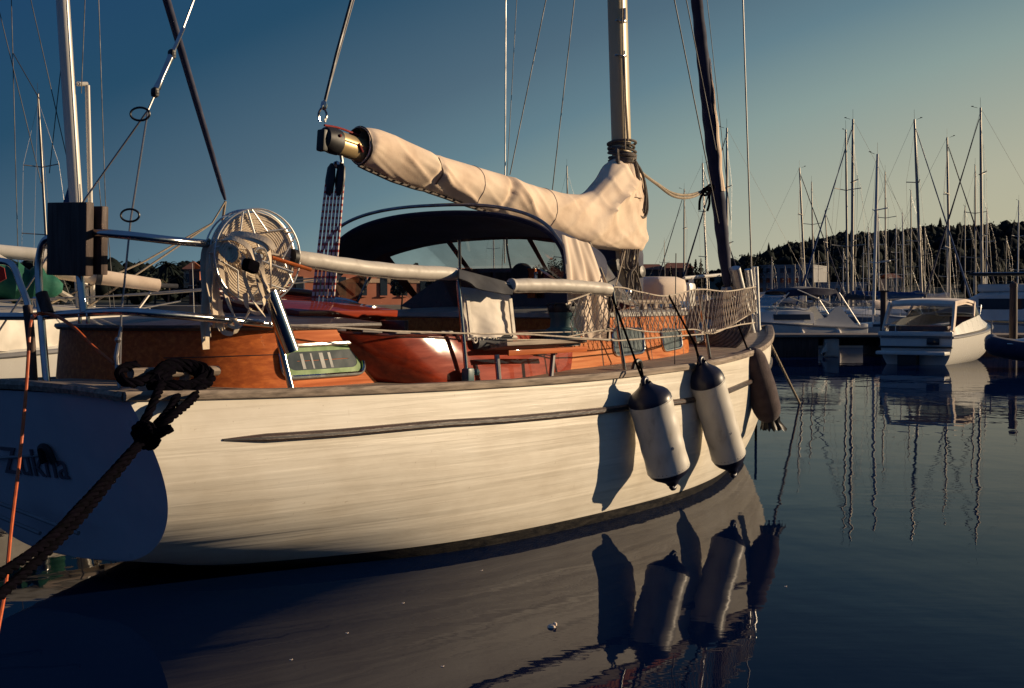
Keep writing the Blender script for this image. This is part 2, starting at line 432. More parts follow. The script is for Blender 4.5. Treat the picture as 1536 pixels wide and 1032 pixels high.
M['greencloth'] = mat('green sail cover', (.006, .12, .075), (.004, .08, .05), rough=.8, scale=5, bump=.3)
M['bluecloth'] = mat('blue sail cover', (.012, .07, .2), (.01, .05, .15), rough=.8, scale=5, bump=.2)
M['redcloth'] = mat('red ensign cloth', (.25, .01, .012), (.2, .01, .01), rough=.8)
M['vinyl'] = clear_vinyl('clear vinyl', tint=(.84, .88, .9), haze=.16, gloss=.03)
M['screen'] = clear_vinyl('tinted boat screen', tint=(.3, .32, .34), haze=.05, gloss=.1)
M['wire'] = mat('steel wire', (.3, .29, .28), (.2, .19, .18), rough=.4, metal=.7)
M['darkwire'] = mat('dark wire', (.05, .05, .055), (.03, .03, .035), rough=.5, metal=.4)
M['letter'] = mat('dark lettering', (.03, .022, .03), rough=.5)
M['green_water'] = mat('teal vinyl', (.06, .14, .15), (.04, .09, .1), rough=.4)
M['amber'] = clear_vinyl('aged amber vinyl', tint=(.62, .42, .32), haze=.35, gloss=.03, dcol=(.4, .25, .18))
M['curtain'] = mat('pale curtain behind glass', (.24, .25, .25), (.17, .18, .185), rough=.5)
M['hazeglass'] = mat('grey window glass', (.045, .058, .068), (.075, .09, .1), rough=.12, scale=6, rv=.04)
M['seam'] = mat('seam thread', (.7, .55, .41), (.6, .47, .35), rough=.9)
M['deckcream'] = mat('cream deck paint', (.56, .51, .43), (.47, .43, .36), rough=.5, scale=3)
M['nameink'] = mat('faded dark lettering', (.16, .14, .16), (.12, .1, .12), rough=.6)
# ------------------------------------------------------------------ the yacht
M['sheetrope'] = plank_mat('red flecked white rope', (.80, .72, .64), (.66, .6, .53), 2, .045, seam=(.42, .07, .06), rough=.8, seam_w=.4, grain=(30, 30, 30))
YX = lambda p: (p[0], -p[1], p[2])
yacht = empty('sailing_yacht', (YC[0], YC[1], 0), TH, 'cream classic sailing yacht with varnished mahogany cabins, moored stern to in the foreground', 'yacht')
def ymb(): return MB(YX)
US = [0, 1, 2, 3, 4, 5, 6, 7, 8, 9, 9.93]
BB = [.85, 1.05, 1.22, 1.34, 1.42, 1.43, 1.35, 1.17, .85, .45, .025]
HH = [1.12, 1.09, 1.075, 1.065, 1.07, 1.085, 1.11, 1.15, 1.2, 1.25, 1.31]
bw = lambda s: interp(US, BB, s)
hh = lambda s: interp(US, HH, s)
et = lambda s: interp([0, 1, 2.52, 4, 5, 6, 7.3, 8.5, 9.2, 9.93], [.25, .255, .225, .2, .215, .27, .4, .55, .7, .9], s)
blg = lambda s: interp([0, 2, 4, 6.5], [.16, .08, .03, 0], s)
def zbt(s):
    """height of the keel line"""
    if s >= 9.19: return interp([9.19, 9.93], [0, 1.29], s)
    return interp([0, .3, .65, 1.02, 1.4, 1.8, 2.2, 2.6, 3.2, 4, 5, 6, 7, 8, 8.7, 9.19], [.16, .115, .06, -.005, -.09, -.20, -.315, -.42, -.50, -.53, -.50, -.44, -.35, -.25, -.14, 0], s)
et = lambda s: interp([0, 1, 2.52, 4, 5, 6, 7.3, 8.5, 9.2, 9.93], [.25, .255, .225, .2, .215, .27, .4, .55, .7, .9], s)
blg = lambda s: interp([0, 2, 4, 6.5], [.16, .08, .03, 0], s)
def w2(s): return max(0, interp([1.02, 1.26, 1.67, 2.1, 2.52, 3.1, 3.68, 4.4, 5.08, 6.2, 7.3, 8.3, 9.19], [0, .11, .56, 1.02, 1.32, 1.50, 1.58, 1.62, 1.59, 1.17, .55, .16, 0], s))
_zc = {}
def zbt(s):
    """height of the keel line, found so that the hull is w2(s) ** .5 wide at the waterline"""
    if s <= 1.02: return interp([0, .6, 1.02], [.16, .06, 0], s)
    if s >= 9.19: return interp([9.19, 9.93], [0, 1.29], s)
    k = round(s, 4)
    if k not in _zc:
        w = w2(s) ** .5; b, h, e, g = bw(s), hh(s), et(s), blg(s); lo, hi = -3.0, 0.0
        for _ in range(40):
            zb = (lo + hi) / 2; t = -zb / (h - zb)
            v = b * max(0, 1 - (1 - t) ** 2) ** e * (1 + g * sin(pi * t ** .7))
            if v > w: lo = zb
            else: hi = zb
        _zc[k] = lo
    return _zc[k]
def fair(fn, w=.55):
    """fair a curve along the hull: three passes of a running mean, ends kept"""
    n = 497; st = 9.93 / (n - 1); A = [fn(i * st) for i in range(n)]
    for _ in range(3):
        P_ = [0]
        for q in A: P_.append(P_[-1] + q)
        B_ = []
        for i in range(n):
            k = int(min(w / st, i, n - 1 - i)); B_.append((P_[i + k + 1] - P_[i - k]) / (2 * k + 1))
        A = B_
    def g(s):
        x = max(0, min(n - 1.001, s / st)); i = int(x); return A[i] + (A[i + 1] - A[i]) * (x - i)
    return g
zbt = fair(zbt, .45); et = fair(et); blg = fair(blg); bw = fair(bw, .4); hh = fair(hh, .4)
def hv(s, z):
    zb, h = zbt(s), hh(s); t = max(0, min(1, (z - zb) / (h - zb)))
    return bw(s) * max(0, 1 - (1 - t) ** 2) ** et(s) * (1 + blg(s) * sin(pi * t ** .7))
def hp(s, z, off=0):
    rk = .4 * (1.12 - z) / .96 * max(0, 1 - s / 3.2) ** 2
    return (s + rk, hv(s, z) + off, z)
def hpick(px, py):
    """hull point (s, z) under a pixel"""
    best = None
    for i in range(2, 98):
        for j in range(1, 24):
            s = i * .1; z = j * .05
            q = proj(yw(hp(s, z))); e = (q[0]-px)**2 + (q[1]-py)**2
            if best is None or e < best[0]: best = (e, s, z)
    _, s, z = best
    for _ in range(25):
        f = lambda a, b: proj(yw(hp(a, b)))
        q = f(s, z); d = 1e-3; qs = f(s+d, z); qz = f(s, z+d)
        a, b, c, e = (qs[0]-q[0])/d, (qz[0]-q[0])/d, (qs[1]-q[1])/d, (qz[1]-q[1])/d
        det = a*e - b*c
        if abs(det) < 1e-6: break
        rx, ry = px - q[0], py - q[1]
        s += .7 * (rx*e - b*ry) / det; z += .7 * (a*ry - c*rx) / det
        s = max(0, min(9.9, s)); z = max(.02, min(1.3, z))
    return s, z
SS = [i * .1 for i in range(0, 100)] + [9.93]
ZS = .075
m = ymb()
for sg in (1, -1):
    rows = []
    for s in SS:
        z0 = max(zbt(s), ZS); h = hh(s); row = []
        for k in range(31):
            t = k / 30; z = lerp(z0, h, t * t * .35 + t * .65)
            p = hp(s, z); row.append((p[0], p[1] * sg, p[2]))
        rows.append(row)
    m.grid(rows)
hull = m.build('hull', M['hull'], yacht, ang=60)
m = ymb()
for sg in (1, -1):
    rows = []
    for s in SS:
        zb = zbt(s)
        if zb > ZS - .002: continue
        rows.append([(lambda p: (p[0], p[1] * sg + (sg * .003), p[2]))(hp(s, lerp(max(zb, -.3), ZS, k / 8))) for k in range(9)])
    m.grid(rows)
m.build('boot_stripe', M['boot'], hull, ang=60)
m = ymb()   # transom
rows = []
for k in range(41):
    z = lerp(.161, 1.12, (k / 40) ** 1.5); p = hp(0, z)
    rows.append([(p[0] - .012 * (1 - (j / 10 - 1) ** 2), p[1] * (j / 10 - 1), z) for j in range(21)])
m.grid(rows)
m.build('transom', M['transom'], hull, ang=60)
# name across the transom
vs, fs = text_mesh('Zukha', shear=.25, extrude=.004, size=.24)
m = ymb()
w = max(v[0] for v in vs); k0 = .56 / w
def onT(x, y, o):
    z = .635 + y; v = -.37 + x * k0
    u = .4 * (1.12 - z) / .96 - .02 - o
    return (u, v, z)
m.add([onT(v[0], v[1] * .95, v[2]) for v in vs], fs)
m.build('name_lettering', M['nameink'], hull, ang=20)
m = ymb()   # folded boarding ladder and chock under the name
for a, b, r in (((0, 755), (118, 800), .013), ((0, 775), (60, 800), .013), ((-60, 690), (66, 683), .009)):
    m.bar(pu(*a, .12), pu(*b, .14), r)
m.build('boarding_ladder', M['greytrim'], hull)
m = ymb(); c = pu(70, 680, .12)
m.tube(smooth([(c[0], c[1]-.03, c[2]-.05), (c[0]-.03, c[1]-.01, c[2]+.03), (c[0]-.03, c[1]+.04, c[2]+.03), (c[0], c[1]+.06, c[2]-.05)], 5), .02)
m.build('fairlead', M['black'], hull)
# rub rail along the topsides
pts = [hpick(*q) for q in ((334, 660), (420, 655), (520, 648), (640, 637), (760, 629), (880, 618), (960, 609), (1050, 598), (1118, 575))]
s0, s1 = pts[0][0], 9.3
def zr(s): return interp([p[0] for p in pts], [p[1] for p in pts], s) if s <= pts[-1][0] else pts[-1][1] + (s - pts[-1][0]) * .04
m = ymb(); m2 = ymb(); rows = []; r2 = []
for i in range(121):
    s = lerp(s0, s1, i / 120); z = zr(s); tp = min(1, .25 + i / 5) if i < 5 else 1
    row = []
    for o, dz in ((-.01, -.024), (.02, -.021), (.030, -.010), (.030, .010), (.02, .021), (-.01, .024)):
        p = hp(s, z + dz * tp); row.append((p[0], p[1] + o * tp, p[2]))
    rows.append(row)
    r2.append([(lambda p: (p[0], p[1] + .0315 * tp, p[2]))(hp(s, z + dz)) for dz in (-.004, .004)])
m.grid(rows, close=True); m.cap(rows[0]); m.cap(rows[-1])
rub = m.build('rub_rail', M['teakdark'], hull, ang=30)
m2.grid(r2); m2.build('metal_strip', M['darkwire'], hull)
# toe rail (capping)
m = ymb()
for sg in (1, -1):
    rows = []
    for s in SS:
        b, h = bw(s), hh(s)
        prof = ((.012, -.024), (.03, -.018), (.034, .008), (.026, .026), (-.035, .028), (-.06, .02), (-.065, -.024))
        rows.append([(s - (.03 if s == 0 else 0), max(.0, b + o) * sg, h + dz) for o, dz in prof])
    m.grid(rows, close=True); m.cap(rows[0])
for i in range(40):
    a = s
rows = []
for j in range(25):
    v = .86 * (j / 12 - 1); h = 1.12 + .035 * (1 - (v / .86) ** 2)
    rows.append([(uu, v, h + dz) for uu, dz in ((-.035, -.026), (-.045, 0), (-.035, .022), (.05, .022), (.06, -.026))])
m.grid(rows, close=True)
m.build('toe_rail', M['teak'], hull, ang=30)
# deck, with the cockpit well cut down into it
def deckz(u, v):
    b = max(.05, bw(u)); z = hh(u) - .016 + .075 * (1 - (v / b) ** 2) * min(1, b)
    return z
m = ymb(); rows = []
ul = sorted(set([i * .2 for i in range(0, 50)] + [2.399, 2.4, 4.599, 4.6, 9.9]))
vf = [-1, -.9, -.75, -.501, -.5, -.25, 0, .25, .5, .501, .75, .9, 1]
for u in ul:
    b = bw(u) - .03; row = []
    for f in vf:
        v = f * b; z = deckz(u, v)
        if 2.4 <= u <= 4.599 and abs(f) <= .5: z = .62
        row.append((u, max(-b, min(b, v)), z))
    rows.append(row)
m.grid(rows)
m.build('deck', M['deck'], hull, ang=20)

# ---------------------------------------------------------------- aft cabin
def aend(f): return lerp(2.10, 1.62, max(0, min(1, f)) ** .75)
def aplan(t, ins, x1=2.3):
    """plan outline: t 0..1 from the forward port corner round the stern to the forward starboard corner"""
    A, B = 1.0 - ins, .86 - ins; x0 = 1.5
    if t < .22: return (lerp(x1, x0, t / .22), -B)
    if t > .78: return (lerp(x0, x1, (t - .78) / .22), B)
    a = (t - .22) / .56 * pi
    return (x0 - A * abs(sin(a)) ** .85, -B * (abs(cos(a)) ** .85) * (1 if cos(a) > 0 else -1))
NT = 72
m = ymb(); rows = []
for k in range(11):
    f = k / 10; ins = .035 * f
    rows.append([(p[0], p[1], lerp(1.04, 1.455, f)) for p in (aplan(i / NT, ins, aend(f)) for i in range(NT + 1))])
m.grid(rows)
m.prism([(1.9, -.70, 1.0), (1.9, .70, 1.0), (1.9, .70, 1.455), (1.9, -.70, 1.455)], (.03, 0, 0))
acab = m.build('aft_cabin', M['mahog'], yacht, ang=50)
m = ymb(); rows = []
for f, dz in ((1.02, -.02), (1.035, -.004), (1.03, .012), (.98, .02), (.8, .042), (.5, .062), (.2, .07), (.01, .072)):
    row = []
    for i in range(NT + 1):
        p = aplan(i / NT, .035, 2.02); row.append((1.55 + (p[0] - 1.55) * f, p[1] * f, 1.455 + dz))
    rows.append(row)
m.grid(rows, close=True)
m.build('cabin_roof', M['teakdark'], acab, ang=40)
# seam line and window on the starboard side
def aside(u, z, o=0):
    f = (z - 1.04) / .415; ins = .035 * max(0, f)
    B = .86 - ins
    if u >= 1.5: return (u, B + o, z)
    A = 1.0 - ins; c = min(1, max(0, (1.5 - u) / A)); a = math.asin(c ** (1/.85)); return (u, B * cos(a) ** .85 + o, z)
def apick(px, py):
    v = .8
    for _ in range(10): q = pv(px, py, v); v = aside(q[0], q[2])[1]
    return pv(px, py, v)
cs = [apick(*q) for q in ((417, 519), (536, 513), (546, 559), (423, 567))]
def wpt(c4, a, b, o):
    u = lerp(lerp(c4[0][0], c4[1][0], a), lerp(c4[3][0], c4[2][0], a), b)
    z = lerp(lerp(c4[0][2], c4[1][2], a), lerp(c4[3][2], c4[2][2], a), b)
    return aside(u, z, o)
def rring(ins, n=7, ne=10):
    out = []; ra = .10; rb = .3
    cn = ((ra, rb, pi), (1-ra, rb, 1.5*pi), (1-ra, 1-rb, 0), (ra, 1-rb, .5*pi))
    for q, (cx, cy, a0) in enumerate(cn):
        for k in range(n):
            a = a0 + k / (n - 1) * pi / 2; out.append((cx + cos(a) * ra, cy + sin(a) * rb))
        nx, ny, n0 = cn[(q + 1) % 4]; p0 = out[-1]; p1 = (nx + cos(n0) * ra, ny + sin(n0) * rb)
        for k in range(1, ne): out.append(vl(p0, p1, k / ne))
    return [(lerp(x, .5, ins * .35), lerp(y, .5, ins)) for x, y in out]
def wring(c4, o, ins): return [wpt(c4, x, y, o) for x, y in rring(ins)]
m = ymb(); fr = wring(cs, .010, 0); m.tube(fr, .0145, 8, closed=True)
for k in range(0, len(fr), 5): m.ball((fr[k][0], fr[k][1] + .010, fr[k][2]), .006, 6)
m.build('window_frame', M['steel'], acab)
m = ymb(); m.grid([wring(cs, .006, i_) for i_ in (.04, .2, .42)], close=True)
m.build('window_border', M['green'], acab, fix=False)
m = ymb(); m.grid([wring(cs, .004, i_) for i_ in (.40, .55, .7, .85, .98)], close=True); m.build('window_pane', M['hazeglass'], acab, fix=False)
for fx, wd in ((.21, .035), (.33, .02), (.44, .05), (.555, .035)):      # curtain folds behind the pane
    m = ymb(); m.grid([[wpt(cs, fx + .02 * f + wd * g, lerp(.27, .76, f), .0052) for g in (0, .5, 1)] for f in (0, .5, 1)])
    m.build('curtain', M['curtain'], acab, fix=False)
m = ymb()   # plank seam in the side
m.tube([aside(lerp(.62, 1.88, i / 40), 1.285 + .01 * sin(i * .1), .0) for i in range(41)], .0028, 5)
m.build('plank_seam', M['letter'], acab)
m = ymb()   # hatch, tilted, with a rolled cover on its far edge
rot = Matrix.Rotation(math.atan2(.09, .85), 3, 'X')
hx = Matrix.Rotation(0, 3, 'Z')
c = (2.18, .08, 1.553)
m.box((2.15, .08, 1.575), (.98, .86, .05), Matrix.Rotation(-.135, 3, 'X'), .012)
m.box((2.15, .08, 1.525), (.86, .74, .07), Matrix.Rotation(-.135, 3, 'X'), .008)
hatch = m.build('hatch', M['redmahog'], yacht)
m = ymb(); m.tube(smooth([(1.62, -.27, 1.655), (1.9, -.28, 1.668), (2.4, -.28, 1.668), (2.66, -.26, 1.65)], 6), .027, 10)
m.build('rolled_cover', M['darkmahog'], hatch)
m = ymb(); m.tube(smooth([(2.62, -.1, 1.62), (2.74, .0, 1.60), (2.82, .1, 1.53), (2.84, .16, 1.44)], 5), .014, 8); m.build('hatch_stay', M['steel'], hatch)
for c_, d_ in (((2.55, .32, 1.545), (.06, .12, .05)), ((1.82, .44, 1.50), (.05, .05, .06))):
    m = ymb(); m.box(c_, d_, None, .01); m.build('hatch_clip', M['steel'], hatch)

# ---------------------------------------------------------------- cockpit coaming (outer face bulges)
def coam(t, f, side=1, o=0):
    """t along, f 0 bottom .. 1 top"""
    ua = lerp(2.05, 1.52, f ** .75); ub = lerp(4.22, 4.50, f ** .8)
    u = lerp(ua, ub, t)
    v = 1.13 - .056 * f - .016 * f * f + o + interp([0, .08, .18, .27, .36, .6, .85, 1], [-.34, -.16, -.036, -.012, 0, -.05, -.12, -.20], t)
    v += .0025 * (fbm(t * 22, f * 5) - .45)
    zt = 1.372 + .02 * (1 - sin(pi * t)) + .02 * (1 - min(1, t / .15))
    return (u, v * side, lerp(1.055, zt, f))
m = ymb()
for sd in (1, -1):
    A = [[coam(i / 90, j / 14, sd) for j in range(15)] for i in range(91)]
    B = [[coam(i / 90, j / 14, sd, -.07) for j in range(15)] for i in range(91)]
    m.grid(A); m.grid([r_[::-1] for r_ in B]); m.grid([[r_[-1] for r_ in A], [r_[-1] for r_ in B]])
    m.grid([A[0], B[0]]); m.grid([A[-1], B[-1]])
coaming = m.build('cockpit_coaming', M['redmahog'], yacht, ang=50)
m = ymb()
for sd in (1, -1): m.tube([(lambda p: (p[0], p[1] - .03 * sd, p[2] + .008))(coam(i / 50, 1, sd)) for i in range(51)], .022, 8, sx=.6)
m.build('coaming_cap', M['darkmahog'], coaming)
for i in range(5):     # striped flexible trim lying along the cap
    m = ymb(); m.tube([(lambda p: (p[0], p[1], p[2] + .026))(coam(lerp(.02, .36, (i + k / 6 * .55) / 5), 1)) for k in range(7)], .009, 6)
    m.build('cap_trim', M['pad'], coaming)
m = ymb()   # cockpit seats, sole lockers and companionway bulkhead
for sd in (1, -1):
    m.box((3.4, .72 * sd, .93), (2.2, .42, .06), None, .01)
    m.box((3.4, .54 * sd, .77), (2.2, .04, .3), None, .005)
m.box((2.42, 0, 1.1), (.04, 1.5, .75), None, .005)
m.build('cockpit_seats', M['darkmahog'], yacht)
# bulkhead with arched dash top
m = ymb()
top = [(-1.16, 1.56), (-.95, 1.68), (-.62, 1.86), (-.5, 1.872), (.1, 1.872), (.24, 1.865), (.42, 1.76), (.7, 1.68), (1.12, 1.56)]
m.prism([(4.78, v, z) for v, z in top] + [(4.78, .86, 1.5), (4.78, .86, .7), (4.78, -.86, .7), (4.78, -.86, 1.5)], (.06, 0, 0))
dash = m.build('bulkhead', M['darkmahog'], yacht)
m = ymb()
for k in range(3):
    q = pu(704 + 38 * k, 430, 4.76); q2 = pu(736 + 38 * k, 408, 4.76)
    m.box((4.768, (q[1]+q2[1])/2, 1.79), (.022, (q2[1]-q[1]), .10), None, .008)
m.build('dash_panel', M['oldwood'], dash)
m = ymb(); q = pu(779, 412, 4.70)
m.lathe([(0, .001), (0, .085), (.02, .095), (.06, .095)], (q[0], q[1], q[2]), (1, 0, 0), 24)
m.build('instrument', M['black'], dash)
m = ymb(); q = pu(798, 408, 4.72); m.box((q[0], q[1], q[2] - .09), (.03, .075, .24), None, .006)
m.build('dash_post', M['mahog'], dash)
m = ymb(); q = pu(804, 418, 4.68); m.bar((q[0], q[1], q[2]-.07), (q[0], q[1], q[2]+.03), .013); m.ball((q[0], q[1], q[2]+.04), .018, 8)
m.build('lever', M['steel'], dash)
m = ymb(); q = pu(772, 438, 4.72); m.box((q[0], q[1] + .07, q[2]), (.02, .18, .03), None, .004)
m.build('wood_ledge', M['redmahog'], dash)

# ---------------------------------------------------------------- forward trunk cabin
def tside(u, z, o=0):
    f = max(0, min(1, (z - 1.03) / .5)); b = interp([4.4, 5.5, 6.3, 6.6], [.97, .92, .84, .70], u)
    return (u, b - .07 * f + o, z)
m = ymb(); rows = []
ulist = [4.12 + i * .05 for i in range(50)]
for k in range(7):
    z = lerp(1.03, 1.50, k / 6)
    st = [tside(u, z) for u in ulist]
    nose = []
    p = st[-1]
    for j in range(1, 12):
        a = j / 12 * pi; nose.append((p[0] + .28 * sin(a), p[1] * cos(a), z))
    rows.append([(4.12, 0, z)] + st + nose + [(q[0], -q[1], q[2]) for q in st[::-1]])
m.grid(rows, close=True)
trunk = m.build('trunk_cabin', mat('orange mahogany varnish', (.60, .20, .042), (.48, .14, .03), rough=.6, scale=1.7, stretch=(.8, 24, 24), coat=.08, coat_r=.08, spec=.12, c3=(.36, .088, .019), lo=.3, hi=.7, dist=.4), yacht, ang=40)
m = ymb(); top = rows[-1]; rr = []
for f, dz in ((1.0, -.03), (1.03, -.02), (1.03, .012), (.98, .025), (.7, .05), (.3, .07), (.02, .075)):
    rr.append([(5.6 + (p[0] - 5.6) * (1 + (f - 1) * (.4 if f > .9 else 1)), p[1] * f, p[2] + dz) for p in top])
m.grid(rr, close=True)
m.build('trunk_roof', mat('weathered white roof paint', (.42, .40, .36), (.33, .31, .27), rough=.6, scale=6), trunk, ang=40)
for q4 in (((917, 493), (963, 493), (966, 529), (921, 534)), ((990, 494), (1019, 495), (1022, 521), (995, 527)), ((1041, 495), (1051, 496), (1053, 511), (1044, 514))):
    def tpick(px, py):
        v = .9
        for _ in range(10): q = pv(px, py, v); v = tside(q[0], q[2])[1]
        return pv(px, py, v)
    c4 = [tpick(*q) for q in q4]
    def rq(o, ins, n=5):
        out = []
        for cx, cy, a0 in ((.16, .2, pi), (.84, .2, 1.5*pi), (.84, .8, 0), (.16, .8, .5*pi)):
            for k in range(n):
                a = a0 + k / (n - 1) * pi / 2; x = cx + cos(a) * .16; y = cy + sin(a) * .2
                x = lerp(x, .5, ins); y = lerp(y, .5, ins)
                u = lerp(lerp(c4[0][0], c4[1][0], x), lerp(c4[3][0], c4[2][0], x), y); z = lerp(lerp(c4[0][2], c4[1][2], x), lerp(c4[3][2], c4[2][2], x), y)
                out.append(tside(u, z, o))
        return out
    m = ymb(); m.tube(rq(.006, 0), .0115, 8, closed=True); m.build('window_frame', M['steel'], trunk)
    m = ymb(); m.cap(rq(.004, .02)); m.build('window_pane', mat('hazy blue window', (.06, .085, .10), (.14, .17, .18), rough=.12, scale=7, stretch=(5, 5, 1.4)), trunk, fix=False)
m = ymb()
for u in (4.62, 5.5, 6.2): m.bar(tside(u, 1.05, .0), tside(u, 1.47, .0), .003, 5)
m.tube([tside(lerp(4.46, 6.55, i / 30), 1.30, 0) for i in range(31)], .0025, 5)
m.build('plank_seam', M['letter'], trunk)
m = ymb()   # grab rail on the roof edge
a0, a1 = 4.62, 6.5
m.tube([(lambda p: (p[0], p[1] - .06, 1.595))(tside(lerp(a0, a1, i / 20), 1.5)) for i in range(21)], .019, 8)
for i in range(9):
    p = tside(lerp(a0, a1, i / 8), 1.5); m.box((p[0], p[1] - .06, 1.545), (.07, .03, .09), None, .006)
m.build('grab_rail', M['teak'], trunk)
# mast-side deck gear
for u, v in ((5.2, .35), (5.6, .25), (6.0, .38), (6.25, -.1)):
    m = ymb(); m.lathe([(0, .055), (.02, .06), (.05, .045), (.10, .04), (.13, .055), (.15, .05), (.155, .001)], (u, v, 1.55), (0, 0, 1), 14)
    m.build('roof_winch', M['steel'], trunk)

# ---------------------------------------------------------------- spray hood
def arch(t, w, zt, zl, e=.55):
    """t -1..1 across; flat crown with round shoulders"""
    a = t * pi / 2; v = w * (abs(sin(a)) ** .9) * (1 if t >= 0 else -1)
    return v, zl + (zt - zl) * (cos(a) ** e)
def hoodp(f, t, o=0):
    u = 3.74 + .84 * f * (1 - .42 * abs(t) ** 2.5) ; w = lerp(1.11, 1.13, f) + o; zt = lerp(2.262, 2.13, f ** 1.6) + o; zl = lerp(1.70, 1.62, f) if t > 0 else lerp(1.70, 1.86, min(1, f * 2.2))
    v, z = arch(t, w, zt, zl)
    z += .012 * sin(f * 9) * cos(t * 5) * (1 - abs(t))
    return (u + .02 * abs(t) , v + .03, z)
m = ymb()
A = [[hoodp(i / 14, j / 30 - 1) for j in range(61)] for i in range(15)]
B = [[hoodp(i / 14, j / 30 - 1, -.018) for j in range(61)] for i in range(15)]
m.grid(A); m.grid([r_[::-1] for r_ in B]); m.grid([A[0], B[0]]); m.grid([A[-1], B[-1]])
hood = m.build('spray_hood', M['navy'], yacht, ang=50)
m = ymb()   # rolled hem and grab tube over the aft edge
m.tube([hoodp(0, j / 30 - 1, .004) for j in range(61)], .016, 8)
m.build('hood_hem', M['navy'], hood)
m = ymb()
pts = [(3.66, -1.10, 1.95)] + [(lambda p: (p[0] - .07, p[1], p[2] + .045 + .02 * abs(t)))(hoodp(0, t, .01)) for t in [k / 20 for k in range(-15, 16)]] + [(3.70, 1.17, 1.96), (3.74, 1.16, 1.80)]
m.tube(smooth(pts, 2), .013, 8)
m.build('hood_grab_tube', M['steeldull'], hood)
for sd in (1, -1):    # hoop legs
    m = ymb(); m.tube([(4.3, 1.10 * sd + .03, 1.84), (3.95, 1.08 * sd, 1.40), (3.76, 1.12 * sd + .03, 1.76)], .012); m.build('hood_hoop', M['steeldull'], hood)
base = [(-1.2, 1.55), (-.95, 1.68), (-.62, 1.86), (-.5, 1.875), (.1, 1.875), (.24, 1.868), (.42, 1.765), (.7, 1.68), (1.16, 1.56)]
def wscr(t, g, o=0):
    p = hoodp(1, t, -.012)
    v = p[1]; zb = interp([b_[0] for b_ in base], [b_[1] for b_ in base], v)
    zb = min(zb, p[2] - .002)
    return (lerp(p[0], 4.86, g) - o, v, lerp(p[2], zb, g))
m = ymb(); m.grid([[wscr(j / 30 - 1, g / 6) for j in range(61)] for g in range(7)])
m.build('hood_window', M['vinyl'], hood, fix=False)
m = ymb()
def vt(v):   # t for a given v on the forward arch
    lo, hi = -1, 1
    for _ in range(40):
        md = (lo + hi) / 2
        if hoodp(1, md)[1] < v: lo = md
        else: hi = md
    return lo
for v in (-.53, .26, -1.08, 1.1):
    t = vt(v); t2 = vt(v + .055)
    m.sheet(lambda a, b: ((lambda p: (p[0] - .006, p[1], p[2]))(wscr(lerp(t, t2, b), a)), (-1, 0, .6)), 6, 2, .006)
m.sheet(lambda a, b: ((lambda p: (p[0] - .006, p[1], p[2]))(wscr(a * 1.9 - .95, lerp(0, .10, b))), (-1, 0, .6)), 50, 2, .006)
m.build('window_border', M['darkmahog'], hood)
m = ymb()   # amber side window between the port hoops
m.prism([(3.80, -1.06, 1.74), (4.25, -1.08, 1.84), (4.0, -1.05, 1.46)], (0, -.006, 0)); m.build('side_window', M['amber'], hood)
m = ymb()   # thin struts and a lanyard inside the hood
m.bar(pu(690, 405, 4.7), pu(689, 360, 4.5), .013); 
m.build('hood_strut', M['steelpale'], hood)
m = ymb(); m.tube(smooth([pu(760, 356, 4.5), pu(761, 375, 4.5), pu(766, 402, 4.6)], 5), .008, 6); m.build('lanyard', M['tanrope'], hood)
# cream side curtain hanging from the hood, starboard
def curt(a, b):
    tp = pv(lerp(842, 886, b), lerp(352, 366, b), 1.21); bt = pv(lerp(846, 914, b), lerp(500, 512, b), 1.12)
    p = vl(tp, bt, a)
    w = sin(b * 17 + a * 2.2) * .022 + sin(b * 31 - a * 3) * .010
    du = .05 * sin(pi * a) * b
    return (p[0] + du, p[1] + w * (.3 + .7 * a) + .03 * sin(pi * a), p[2]), (0, 1, 0)
m = ymb(); m.sheet(curt, 30, 40, .006); m.build('side_curtain', M['cream'], hood, ang=60)

# ---------------------------------------------------------------- winch platform, winch
m = ymb()
c4 = [pz(*q, 1.292) for q in ((668, 508), (760, 500), (865, 514), (855, 524))]
PT = Matrix.Rotation(.17, 3, 'X')
m.box((3.33, 1.12, 1.298), (1.02, .30, .03), PT, .008)
plat = m.build('winch_platform', M['teak'], yacht)
m = ymb(); m.box((3.33, 1.268, 1.262), (1.0, .012, .036), None, .004); m.build('platform_edge', M['mahog'], plat)
for a, b in (((749, 576), (745, 532)), ((826, 571), (830, 528))):
    m = ymb(); p = pv(*a, 1.22); q = pv(*b, 1.2); m.tube([p, q], .018, 8)
    m.lathe([(0, .035), (.012, .033), (.016, .018)], (p[0], p[1], p[2] - .005), (0, 0, 1), 12)
    m.build('leg', M['steeldull'], plat)
m = ymb()
c = pv(846, 512, 1.1); wz = 1.286
m.lathe([(0, .135), (.10, .13), (.115, .11), (.13, .085), (.19, .08), (.215, .095), (.235, .10), (.24, .03), (.24, .001)], (c[0] - .03, 1.1, wz), (0, 0, 1), 24)
win = m.build('winch', M['green_water'], yacht)
m = ymb(); m.lathe([(0, .095), (.03, .105), (.055, .10), (.065, .085), (.07, .001)], (c[0] - .03, 1.1, wz + .235), (0, 0, 1), 24)
for k in range(8): m.box((c[0] - .03 + .1 * cos(k * pi / 4), 1.1 + .1 * sin(k * pi / 4), wz + .29), (.03, .03, .02), None, .005)
m.build('winch_top', M['black'], win)

